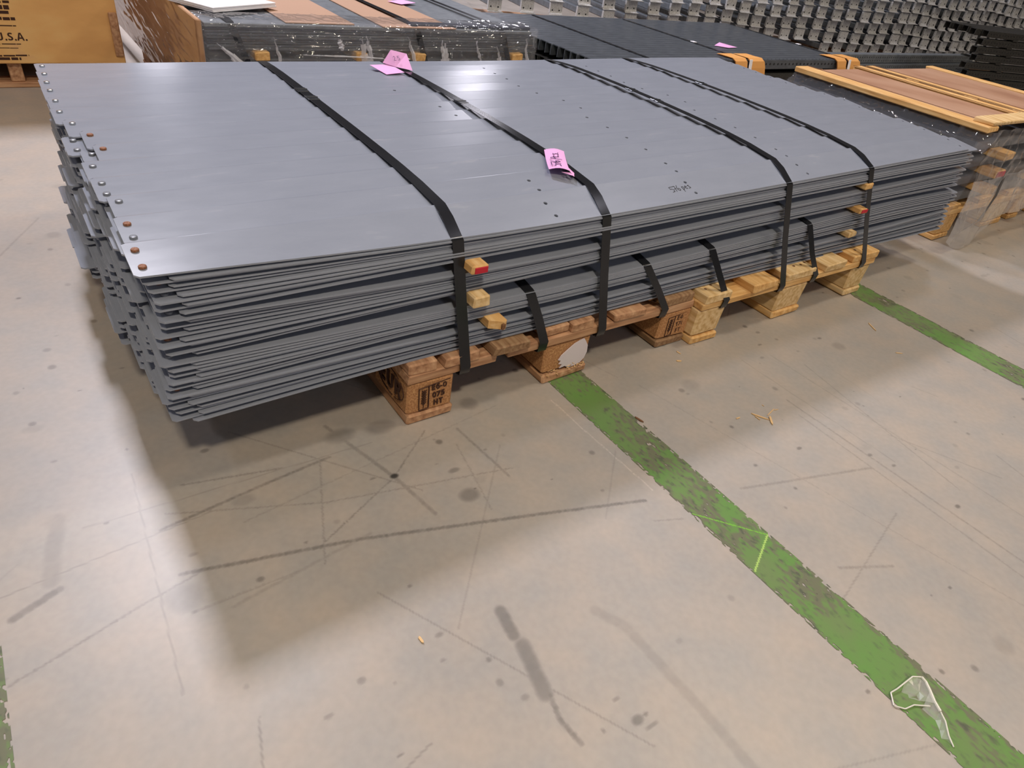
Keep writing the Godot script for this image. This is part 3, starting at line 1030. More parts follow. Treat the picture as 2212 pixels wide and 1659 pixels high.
# ---------------------------------------------------------------- handwriting and paper tags
# strokes of each character in a unit box (x right, y up)
func glyph(c: String) -> Array:
	match c:
		"5": return [[[0.75, 1.0], [0.2, 1.0], [0.15, 0.6], [0.5, 0.62], [0.75, 0.4], [0.6, 0.08], [0.1, 0.05]]]
		"7": return [[[0.1, 0.98], [0.8, 1.0], [0.3, 0.0]], [[0.25, 0.5], [0.75, 0.55]]]
		"6": return [[[0.65, 1.05], [0.25, 0.6], [0.15, 0.25], [0.4, 0.0], [0.7, 0.2], [0.6, 0.48], [0.2, 0.35]]]
		"P": return [[[0.15, -0.25], [0.3, 0.9], [0.7, 0.85], [0.75, 0.5], [0.25, 0.4]]]
		"p": return [[[0.1, -0.35], [0.25, 0.55], [0.55, 0.6], [0.65, 0.3], [0.4, 0.05], [0.2, 0.15]]]
		"c": return [[[0.6, 0.5], [0.3, 0.6], [0.12, 0.3], [0.3, 0.03], [0.62, 0.1]]]
		"e": return [[[0.15, 0.3], [0.6, 0.38], [0.45, 0.6], [0.15, 0.4], [0.25, 0.05], [0.62, 0.1]]]
		"s": return [[[0.6, 0.55], [0.25, 0.55], [0.5, 0.28], [0.55, 0.05], [0.12, 0.02]]]
		".": return [[[0.1, 0.0], [0.16, 0.04]]]
		"2": return [[[0.15, 0.75], [0.4, 1.0], [0.65, 0.75], [0.15, 0.0], [0.75, 0.02]]]
	return []

func scribble(text: String, size: float, pitch: float, width: float, th: float, ground: Callable) -> ArrayMesh:
	var b := MB.new()
	var x := 0.0
	for ch in text:
		if ch == " ":
			x += pitch * 0.5
			continue
		for s in glyph(ch):
			for k in s.size() - 1:
				var a := Vector2(x + s[k][0] * size * 0.8, s[k][1] * size)
				var e := Vector2(x + s[k + 1][0] * size * 0.8, s[k + 1][1] * size)
				var d := (e - a).normalized()
				var w := Vector2(-d.y, d.x) * width
				a -= d * width * 0.5
				e += d * width * 0.5
				var pts := [ground.call(a + w), ground.call(a - w), ground.call(e - w), ground.call(e + w)]
				var up: Vector3 = ((pts[1] as Vector3) - pts[0]).cross((pts[2] as Vector3) - pts[0]).normalized()
				if up.y < 0:
					up = -up
				b.quad(pts[0] + up * th, pts[1] + up * th, pts[2] + up * th, pts[3] + up * th, up)
				for i in 4:
					b.quad(pts[i], pts[(i + 1) % 4], pts[(i + 1) % 4] + up * th, pts[i] + up * th, pts[i] - (pts[(i + 2) % 4] as Vector3))
		x += pitch
	return b.mesh()


func notes_and_pen() -> void:
	# marker on the front plate
	var at := Vector3(0.664, 0.0, -0.050)
	var gx := Vector2(0.985, -0.09).normalized()
	var gy := Vector2(-0.10, -0.99).normalized()
	var ground := func(p: Vector2) -> Vector3:
		var q: Vector2 = Vector2(at.x, at.z) + gx * p.x + gy * p.y
		return Vector3(q.x, on_front_plate(q.x, q.y), q.y)
	var o := put("handwriting", scribble("576 pes", 0.017, 0.0102, 0.0007, 0.0003, ground), M.pen)
	tag(o, "black marker handwriting of the piece count on the front top plate", "handwriting")
	# the big tag looped over the second strap: folded paper, text upside down
	var t := base("paper_tag", Vector3(0.452, 0.4265, -0.212))
	tag(t, "pink paper tag with a handwritten piece count, near the front of the stack", "paper tag", "pink paper tags")
	var ax := Vector3(0.52, 0.02, -0.85).normalized()         # along the tag, away from the camera
	var ay := Vector3(0.85, 0.03, 0.5).normalized()
	var nn := ax.cross(ay).normalized()
	if nn.y < 0:
		nn = -nn
	var L := 0.060
	var W := 0.0225
	var b := MB.new()
	var prev := []
	for i in 13:
		var u := lerpf(-L, L, i / 12.0)
		var row := []
		for j in 7:
			var v := lerpf(-W, W, j / 6.0)
			var bend := 0.004 * cos(v / W * 1.7) + 0.003 * (u / L) * (u / L)
			row.append(ax * u + ay * v + nn * bend)
		if i > 0:
			for j in 6:
				b.quad(prev[j], row[j], row[j + 1], prev[j + 1], nn)
				b.quad(prev[j] - nn * 0.0004, row[j] - nn * 0.0004, row[j + 1] - nn * 0.0004, prev[j + 1] - nn * 0.0004, -nn)
		prev = row
	put("sheet", b.mesh(), M.pink, t)
	b = MB.new()
	b.quad(-ax * L + ay * W * 0.2 - nn * 0.001, -ax * L + ay * W - nn * 0.001, -ax * (L + 0.012) + ay * (W + 0.010) - nn * 0.004, -ax * (L - 0.002) + ay * (W * 0.4) - nn * 0.004, nn)
	b.quad(-ax * L * 0.8 + ay * W - nn * 0.001, -ax * L * 0.5 + ay * W - nn * 0.001, -ax * (L * 0.8) + ay * (W + 0.012) - nn * 0.006, -ax * (L + 0.010) + ay * (W + 0.009) - nn * 0.006, nn)
	put("folded_flap", b.mesh(), M.pink, t)
	var g2 := func(p: Vector2) -> Vector3:
		return ax * (p.x - L * 0.78) + ay * (-p.y + 0.006) + nn * (0.0046 + 0.003 * pow((p.x - L * 0.78) / L, 2.0))
	put("handwriting", scribble("576 Pcs.", 0.021, 0.0125, 0.0009, 0.0003, g2), M.purple_pen, t)
	# the small one at the back
	t = base("paper_tag", Vector3(0.462, plate_y(0, 9, 0.46, -0.98) + 0.006, -0.975))
	tag(t, "small crumpled pink paper tag at the back edge of the stack", "paper tag", "pink paper tags")
	b = MB.new()
	var q := [Vector3(-0.047, 0.012, -0.02), Vector3(-0.018, 0.044, -0.03), Vector3(0.028, 0.036, -0.02), Vector3(0.020, 0.004, 0.035), Vector3(-0.020, 0.008, 0.01)]
	for k in [[0, 1, 4], [1, 2, 4], [2, 3, 4]]:
		for s in [0.0, -0.0006]:
			b.tri(q[k[0]] + Vector3(0, s, s), q[k[1]] + Vector3(0, s, s), q[k[2]] + Vector3(0, s, s), Vector3(-0.4, 1, 0.6) * (1.0 if s == 0.0 else -1.0))
	put("sheet", b.mesh(), M.pink, t)
	b = MB.new()
	for s in [0.0, -0.0006]:
		b.quad(Vector3(-0.082, 0.004 + s, -0.03), Vector3(-0.028, 0.010 + s, -0.012), Vector3(-0.01, 0.002 + s, 0.045), Vector3(-0.066, -0.003 + s, 0.045), Vector3(0, 1 if s == 0.0 else -1, 0))
	put("folded_flap", b.mesh(), M.pink, t)
	var g3 := func(p: Vector2) -> Vector3:
		return Vector3(-0.024 + p.x, 0.0235 + p.y * 0.62, 0.0 - p.y * 0.75 + 0.003)
	put("handwriting", scribble("25", 0.014, 0.013, 0.0006, 0.0003, g3), M.purple_pen, t)


func on_front_plate(x: float, z: float) -> float:
	var zr: float = ZR[13]
	var zf := zr + 0.094
	return lerpf(plate_y(0, 9, x, zr) + plate_tilt(0, 9, 13, x), plate_y(0, 9, x, zf) - plate_tilt(0, 9, 13, x), (z - zr) / (zf - zr)) + 0.0002


# ---------------------------------------------------------------- litter on the floor
func sliver(a: Vector2, e: Vector2, w: float, h: float, m: Material, label: String, lift := 0.0) -> void:
	var d := e - a
	var L := d.length()
	var pts := PackedVector2Array([Vector2(0, -w * 0.25), Vector2(L * 0.2, -w * 0.5), Vector2(L * 0.8, -w * 0.4), Vector2(L, 0), Vector2(L * 0.75, w * 0.5), Vector2(L * 0.15, w * 0.45)])
	var b := MB.new()
	b.prism(pts, 0.0, h, Vector3.ZERO, Basis(Vector3(1, 0, 0), Vector3(0, 0, 1), Vector3(0, 1, 0)))
	var o := put("wood_splinter", b.mesh(), m, self, Vector3(a.x, 0.0005 + lift, a.y), Basis(Vector3.UP, -d.angle()))
	tag(o, label, "wood chip", "wood splinters on the floor")


func floor_litter() -> void:
	sliver(Vector2(0.7227, 0.297), Vector2(0.745, 0.3327), 0.0035, 0.002, M.splinter, "longest pale splinter of the little cluster on the bare floor")
	sliver(Vector2(0.7235, 0.3075), Vector2(0.724, 0.323), 0.002, 0.0015, M.splinter, "short orange splinter beside the longest one of the cluster")
	sliver(Vector2(0.753, 0.3202), Vector2(0.793, 0.3097), 0.002, 0.0015, M.splinter, "thin straight splinter at the right of the little cluster")
	sliver(Vector2(0.787, 0.3135), Vector2(0.801, 0.316), 0.0014, 0.0012, M.splinter, "tiny side splinter at the far right of the cluster")
	sliver(Vector2(0.7566, 0.3235), Vector2(0.7363, 0.3484), 0.0052, 0.0025, M.splinter, "broad leaf-shaped splinter nearest the camera in the cluster")
	sliver(Vector2(0.6735, 0.2944), Vector2(0.687, 0.295), 0.003, 0.0015, M.splinter, "short pale chip left of the splinter cluster")
	sliver(Vector2(0.7766, 0.286), Vector2(0.7765, 0.293), 0.0012, 0.001, M.splinter, "tiny pale chip above the splinter cluster")
	sliver(Vector2(1.43, 0.165), Vector2(1.408, 0.205), 0.003, 0.0018, M.splinter, "pale upright splinter on the floor between the right stripe and pallet")
	sliver(Vector2(-0.200, 0.4265), Vector2(-0.1985, 0.4395), 0.004, 0.002, M.splinter, "golden chip shaped like a seed on the open floor in front")
	sliver(Vector2(0.458, 0.186), Vector2(0.464, 0.209), 0.0048, 0.002, M.bark, "brown bark chip at the edge of the long green stripe")
	sliver(Vector2(0.746, 0.034), Vector2(0.748, 0.048), 0.003, 0.0015, M.splinter, "pale standing sliver just in front of the brown pallet")
	sliver(Vector2(0.713, 0.066), Vector2(0.726, 0.072), 0.005, 0.0015, M.splinter, "flat pale chip just in front of the brown pallet")
	sliver(Vector2(1.35, 0.30), Vector2(1.368, 0.312), 0.003, 0.0012, M.splinter, "grey-white crumb on the floor near the right stripe")
	# torn piece of stretch film: rolled edge, loop and a clear flap
	var o := base("film_scrap", Vector3(0.40, 0.0, 0.89))
	tag(o, "torn scrap of clear stretch film with a rolled white edge, on the green stripe", "plastic scrap")
	var edge := [[0.401, 0.899, 5], [0.381, 0.885, 4], [0.363, 0.881, 3], [0.352, 0.869, 3], [0.366, 0.855, 6], [0.38, 0.857, 8], [0.4, 0.858, 12], [0.419, 0.859, 14], [0.432, 0.867, 13], [0.431, 0.875, 11], [0.424, 0.886, 9], [0.414, 0.899, 7], [0.407, 0.912, 6], [0.399, 0.924, 5], [0.382, 0.938, 4], [0.373, 0.95, 2]]
	var pts := []
	for e in edge:
		pts.append(Vector3(e[0] - 0.40, 0.0012 + e[2] * 0.0005, e[1] - 0.89))
	var b := MB.new()
	b.tube(pts, 0.0011, 7)
	b.tube([pts[8], pts[9], pts[10], pts[11], pts[12]], 0.0022, 7)
	put("rolled_edge", b.mesh(), M.scrap_edge, o)
	b = MB.new()
	var c := Vector3(0.008, 0.004, -0.012)
	var rim := [[0.4, 0.858], [0.418, 0.859], [0.431, 0.868], [0.424, 0.886], [0.41, 0.901], [0.397, 0.886], [0.387, 0.875], [0.385, 0.863]]
	for k in rim.size():
		var p0 := Vector3(rim[k][0] - 0.40, 0.006 if k < 5 else 0.001, rim[k][1] - 0.89)
		var k1 := (k + 1) % rim.size()
		var p1 := Vector3(rim[k1][0] - 0.40, 0.006 if k1 < 5 else 0.001, rim[k1][1] - 0.89)
		var m := p0.lerp(p1, 0.5) + Vector3(0, rng.randf_range(-0.002, 0.004), 0)
		var c2 := c.lerp(m, 0.5) + Vector3(0, rng.randf_range(-0.003, 0.003), 0)
		b.tri(p0, m, c2, Vector3.UP)
		b.tri(m, p1, c2, Vector3.UP)
		b.tri(p0, c2, c, Vector3.UP)
		b.tri(p1, c2, c, Vector3.UP)
	var tail := [[0.388, 0.895], [0.388, 0.904], [0.389, 0.915], [0.38, 0.926], [0.37, 0.934], [0.374, 0.94]]
	for k in tail.size() - 1:
		var e0: Vector3 = pts[10 + k]
		var e1: Vector3 = pts[11 + k]
		var t0 := Vector3(tail[k][0] - 0.40, 0.001, tail[k][1] - 0.89)
		var t1 := Vector3(tail[k + 1][0] - 0.40, 0.001, tail[k + 1][1] - 0.89)
		var m := (e0 + e1 + t0 + t1) * 0.25 + Vector3(0, 0.003, 0)
		for q in [[e0, e1], [e1, t1], [t1, t0], [t0, e0]]:
			b.tri(q[0], q[1], m, Vector3.UP)
	put("clear_flap", b.mesh(), M.scrap_film, o)


# ---------------------------------------------------------------- plywood crate, far left
func crate() -> void:
	var o := base("shipping_crate", Vector3(-0.90, 0.0, -2.45))
	tag(o, "yellow plywood shipping crate with black stencilled print, behind the stack's left end", "crate")
	var b := MB.new()
	b.box(Vector3(0, 0.52, -0.009), Vector3(1.72, 0.86, 0.018), 0.003)
	put("front_panel", b.mesh(), M.ply, o)
	b = MB.new()
	b.box(Vector3(0.851, 0.52, -0.46), Vector3(0.018, 0.86, 0.88), 0.003)
	put("side_panel", b.mesh(), M.ply, o)
	b = MB.new()
	b.box(Vector3(-0.851, 0.52, -0.46), Vector3(0.018, 0.86, 0.88), 0.003)
	put("side_panel", b.mesh(), M.ply, o)
	b = MB.new()
	b.box(Vector3(0, 0.52, -0.909), Vector3(1.72, 0.86, 0.018), 0.003)
	put("back_panel", b.mesh(), M.ply, o)
	b = MB.new()
	b.box(Vector3(0, 0.96, -0.46), Vector3(1.74, 0.02, 0.94), 0.003)
	put("lid", b.mesh(), M.ply, o)
	b = MB.new()
	b.box(Vector3(0, 0.099, -0.46), Vector3(1.70, 0.018, 0.90), 0.002)
	put("floor_panel", b.mesh(), M.old_x, o)
	for x in [-0.8, -0.05, 0.472, 0.80]:
		if x == 0.80:
			continue
		for z in [-0.055, -0.45, -0.85]:
			b = MB.new()
			b.box(Vector3(x, 0.055, z - 0.01), Vector3(0.046, 0.07, 0.09), 0.003)
			put("foot_block", b.mesh(), M.old_z, o)
	for z in [-0.06, -0.45, -0.85]:
		b = MB.new()
		b.box(Vector3(-0.2, 0.010, z), Vector3(1.5, 0.02, 0.10), 0.003)
		put("skid_board", b.mesh(), M.old_x, o)
	# stencilled print
	letters("MADE IN U.S.A.", 0.026, M.ink, o, Vector3(0.405, 0.185, 0.0), Basis(), "stencil_print", 0.001)
	b = MB.new()
	for s in [[0.30, 0.515, 0.242, 0.252], [0.28, 0.512, 0.221, 0.2245], [0.30, 0.512, 0.158, 0.161], [0.33, 0.50, 0.146, 0.148], [0.24, 0.528, 0.117, 0.122], [0.24, 0.50, 0.104, 0.113], [0.31, 0.505, 0.278, 0.292], [0.31, 0.50, 0.262, 0.272], [0.34, 0.51, 0.298, 0.306]]:
		var x: float = s[0]
		while x < s[1]:
			var w := minf(rng.randf_range(0.01, 0.06), s[1] - x)
			var j := rng.randf_range(-0.001, 0.001)
			b.box(Vector3(x + w / 2, (s[2] + s[3]) / 2 + j, 0.0004), Vector3(w, s[3] - s[2], 0.0008))
			x += w + rng.randf_range(0.001, 0.006)
	put("stencil_print", b.mesh(), M.ink, o)
	b = MB.new()
	b.box(Vector3(0.842, 0.20, 0.006), Vector3(0.03, 0.16, 0.012), 0.003)
	put("corner_batten", b.mesh(), M.old_z, o)


# ---------------------------------------------------------------- film-wrapped bundle behind the stack
func film_sheet(size: Vector2, nx: int, ny: int, amp: float, seed_: int, streak: Vector2, at: Callable, mask: Callable) -> ArrayMesh:
	var f1 := noise(1.0, seed_, 2)
	var f2 := noise(1.0, seed_ + 1, 3)
	var P := []
	for j in ny + 1:
		var row := []
		for i in nx + 1:
			var u := i / float(nx) * size.x
			var v := j / float(ny) * size.y
			var h := f1.get_noise_2d(u * streak.x, v * streak.y) * amp + f2.get_noise_2d(u * streak.x * 3.0 + v * 7.0, v * streak.y * 3.0) * amp * 0.45
			row.append(at.call(u / size.x, v / size.y, h))
		P.append(row)
	var N := []
	for j in ny + 1:
		var row := []
		for i in nx + 1:
			var a: Vector3 = P[j][mini(i + 1, nx)] - P[j][maxi(i - 1, 0)]
			var c: Vector3 = P[mini(j + 1, ny)][i] - P[maxi(j - 1, 0)][i]
			row.append(a.cross(c).normalized())
		N.append(row)
	var b := MB.new()
	for j in ny:
		for i in nx:
			if mask.call((i + 0.5) / nx, (j + 0.5) / ny):
				b.squad([P[j][i], P[j][i + 1], P[j + 1][i + 1], P[j + 1][i]], [N[j][i], N[j][i + 1], N[j + 1][i + 1], N[j + 1][i]])
	return b.mesh()


func wrapped_bundle() -> void:
	var z0 := -1.6
	var q := pallet("wooden_pallet", "wooden pallet hidden under the film-wrapped steel bundle behind the stack", Vector3(0.085, 0, z0 - 0.02),
		[[0.0, 0.14, 0.0, -1.2, "old_z", 0.022], [0.29, 0.43, 0.0, -1.2, "old_z", 0.022], [0.57, 0.71, 0.0, -1.2, "old_z", 0.022], [0.85, 0.99, 0.0, -1.2, "old_z", 0.022], [1.12, 1.26, 0.0, -1.2, "old_z", 0.022]],
		[[0.0, 1.26, -0.14, 0.0, "old_x"], [0.0, 1.26, -1.2, -1.06, "old_x"]],
		[[0.0, 0.1, "old_z", "old_z", -0.003], [0.56, 0.70, "old_z", "old_z", -0.003], [1.16, 1.26, "old_z", "old_z", -0.003]], 1.2, "wooden pallets behind the stack")
	var o := base("wrapped_steel_bundle", Vector3(0.09, 0.144, z0))
	tag(o, "bundle of dark steel sheets wrapped in shiny clear film, right behind the plate stack", "steel bundle")
	var y := 0.0
	for l in 3:
		var n := 8
		for k in n:
			var t := 0.0085
			var b := MB.new()
			var inset := rng.randf_range(0.0, 0.010)
			b.box(Vector3(0.645 + rng.randf_range(-0.005, 0.005), y + t * 0.42, -0.65 - inset), Vector3(1.29, t * 0.8, 1.30), 0.001)
			put("steel_sheet", b.mesh(), M.dark_steel, o)
			y += t
		if l < 2:
			for x in [[0.14, 0.19], [0.50, 0.545], [0.735, 0.785], [1.19, 1.245]]:
				var b := MB.new()
				b.box(Vector3((x[0] + x[1]) / 2, y + 0.0135, -0.62), Vector3(x[1] - x[0], 0.027, 1.30), 0.003, Basis(), 0.002, rng)
				put("spacer_batten", b.mesh(), M.fresh_z, o)
			y += 0.027
	# y is about 0.26 above the pallet deck: top of the sheets
	var top := y
	var b := MB.new()
	b.box(Vector3(0.645, top + 0.006, -0.68), Vector3(1.30, 0.012, 1.36), 0.002)
	put("cover_sheet", b.mesh(), M.grey_steel, o)
	top += 0.012
	for c in [[0.265, 0.515, -0.02, -0.9], [0.615, 0.925, 0.005, -1.2]]:
		b = MB.new()
		b.box(Vector3((c[0] + c[1]) / 2, top + 0.0025, (c[2] + c[3]) / 2), Vector3(c[1] - c[0], 0.004, c[2] - c[3]), 0.001)
		put("cardboard_sheet", b.mesh(), M.brown_card, o)
	b = MB.new()
	b.box(Vector3(1.02, top + 0.006, -0.04), Vector3(0.56, 0.012, 0.04), 0.002)
	put("edge_bar", b.mesh(), M.navy_steel, o)
	# brown board over the left end
	b = MB.new()
	b.box(Vector3(-0.022, 0.115, -1.20), Vector3(0.016, 0.33, 2.42), 0.003)
	put("end_board", b.mesh(), M.board, o)
	# straps round it
	for s in [[0.075, 0.117], [0.75, 0.79], [1.14, 1.18]]:
		var p := []
		for k in [[s[0] - 0.02, top + 0.004, -1.3], [s[0] - 0.01, top + 0.010, -0.6], [s[0], top + 0.012, -0.10], [s[0] + 0.002, top + 0.004, -0.01], [s[0] + 0.006, top - 0.012, 0.012], [s[1] - 0.004, 0.16, 0.022], [s[1], 0.08, 0.026], [s[1] + 0.002, -0.03, 0.016]]:
			p.append(Vector3(k[0], k[1], k[2]))
		put("black_strap", strap_mesh(p, 0.012), M.strap, o)
	# the film: front, folded over the top edge, and the right end
	var T := top + 0.006
	var front := func(u: float, v: float, h: float) -> Vector3:
		var x := lerpf(-0.02, 1.315, u)
		if v < 0.72:
			var t := v / 0.72
			return Vector3(x, lerpf(0.004, T - 0.012, t), 0.030 - 0.012 * t + h)
		var k := (v - 0.72) / 0.28
		var a := minf(k * 4.0, 1.0) * PI / 2
		return Vector3(x, T - 0.012 + 0.018 * sin(a) + absf(h) * 0.35, 0.018 - 0.018 * (1 - cos(a)) - maxf(k - 0.25, 0.0) * 0.16 + h * 0.4)
	put("stretch_film", film_sheet(Vector2(1.33, 0.5), 240, 70, 0.013, 101, Vector2(15.0, 9.0), front, func(_u, _v): return true), M.film, o)
	var front2 := func(u: float, v: float, h: float) -> Vector3:
		var x := lerpf(-0.018, 1.312, u)
		return Vector3(x, lerpf(0.004, T - 0.004, v), 0.026 - 0.012 * v + h)
	put("stretch_film", film_sheet(Vector2(1.33, 0.4), 200, 90, 0.010, 131, Vector2(6.0, 34.0), front2, func(_u, _v): return true), M.film, o)
	var right := func(u: float, v: float, h: float) -> Vector3:
		return Vector3(1.308 + h, lerpf(0.004, T + 0.01, v), lerpf(0.02, -0.9, u))
	put("stretch_film", film_sheet(Vector2(0.9, 0.4), 60, 30, 0.010, 111, Vector2(9.0, 12.0), right, func(_u, _v): return true), M.film, o)
	var left := func(u: float, v: float, h: float) -> Vector3:
		return Vector3(-0.034 - absf(h), lerpf(-0.04, T + 0.004, v), lerpf(0.01, -2.2, u))
	put("stretch_film", film_sheet(Vector2(1.4, 0.4), 90, 40, 0.005, 121, Vector2(4.0, 16.0), left, func(_u, _v): return true), M.film, o)
	# bunched, whitened pleats of the film
	b = MB.new()
	for s in [[0.515, 0.24, 0.545, 0.10, 0.020], [0.535, 0.25, 0.565, 0.12, 0.012], [0.86, 0.23, 0.875, 0.08, 0.024], [0.845, 0.24, 0.86, 0.15, 0.010], [0.02, 0.22, 0.13, 0.12, 0.010], [0.04, 0.20, 0.12, 0.10, 0.006], [0.70, 0.25, 0.745, 0.13, 0.008], [1.02, 0.06, 1.16, 0.13, 0.012], [1.10, 0.22, 1.17, 0.06, 0.014], [0.20, 0.24, 0.235, 0.12, 0.006], [0.23, 0.16, 0.26, 0.02, 0.008], [1.0, 0.24, 1.03, 0.16, 0.007], [1.24, 0.25, 1.28, 0.10, 0.008], [0.43, 0.24, 0.445, 0.20, 0.012], [0.30, 0.185, 0.60, 0.175, 0.004], [0.24, 0.13, 0.46, 0.12, 0.006], [0.26, 0.10, 0.40, 0.09, 0.005]]:
		var n := 9
		var w: float = s[4]
		var P := []
		for i in n:
			var t := i / float(n - 1)
			P.append(Vector3(lerpf(s[0], s[2], t) + rng.randf_range(-0.003, 0.003), lerpf(s[1], s[3], t), 0.036 + rng.randf_range(-0.002, 0.004)))
		var d := Vector3(s[2] - s[0], s[3] - s[1], 0).normalized()
		var sd := Vector3(-d.y, d.x, 0)
		for i in n - 1:
			var w0 := w * rng.randf_range(0.6, 1.1) * sin(PI * (i + 0.4) / n)
			for g in [[-1.0, 0.0], [0.0, 1.0]]:
				var e0: Vector3 = P[i] + sd * w0 * g[0] + Vector3(0, 0, 0.006 if g[0] == 0.0 else 0.0)
				var e1: Vector3 = P[i] + sd * w0 * g[1] + Vector3(0, 0, 0.006 if g[1] == 0.0 else 0.0)
				var e2: Vector3 = P[i + 1] + sd * w0 * g[1] + Vector3(0, 0, 0.006 if g[1] == 0.0 else 0.0)
				var e3: Vector3 = P[i + 1] + sd * w0 * g[0] + Vector3(0, 0, 0.006 if g[0] == 0.0 else 0.0)
				b.quad(e0, e1, e2, e3, Vector3(0, 0.3, 1))
	put("film_pleats", b.mesh(), M.pleat, o).set_meta("kind", "stuff")
	# papers lying on top
	var pp := base("paper_stack", Vector3(0.216, 0.144 + top + 0.012, -1.85), 0.50)
	tag(pp, "stack of white paper sheets lying on the wrapped bundle", "paper stack")
	for k in 3:
		b = MB.new()
		b.box(Vector3(rng.randf_range(-0.004, 0.004), 0.004 + k * 0.005, rng.randf_range(-0.004, 0.004)), Vector3(0.29, 0.0045, 0.21), 0.0008)
		put("sheet_block", b.mesh(), M.paper, pp)
	var n := base("paper_note", Vector3(1.03, 0.144 + top + 0.008, -2.09), 0.5)
	tag(n, "pink paper note on the brown cardboard of the wrapped bundle", "paper tag", "pink paper tags")
	b = MB.new()
	b.box(Vector3(0, 0.001, 0), Vector3(0.11, 0.0012, 0.07), 0.0)
	put("sheet", b.mesh(), M.pink, n)


# ---------------------------------------------------------------- dark channels with straps and edge guards
func channel_mesh(L: float, w: float, h: float, t: float) -> ArrayMesh:
	var b := MB.new()
	var pts := PackedVector2Array([Vector2(-w / 2, 0), Vector2(-w / 2, h - 0.004), Vector2(-w / 2 + 0.004, h), Vector2(w / 2 - 0.004, h), Vector2(w / 2, h - 0.004), Vector2(w / 2, 0), Vector2(w / 2 - t, 0), Vector2(w / 2 - t, h - t), Vector2(-w / 2 + t, h - t), Vector2(-w / 2 + t, 0)])
	b.prism(pts, 0, L, Vector3.ZERO, Basis(Vector3(0, 0, -1), Vector3(0, 1, 0), Vector3(1, 0, 0)))
	return b.mesh()

func dots(x0: float, x1: float, step: float, y: float, z: float, r: float, up := false) -> ArrayMesh:
	var b := MB.new()
	var x := x0
	var bb := Basis(Vector3.RIGHT, PI / 2) if not up else Basis()
	while x < x1:
		b.lathe([Vector2(r, -0.001), Vector2(r, 0.0004), Vector2(0, 0.0004)], 8, Vector3(x, y, z), bb)
		x += step
	return b.mesh()


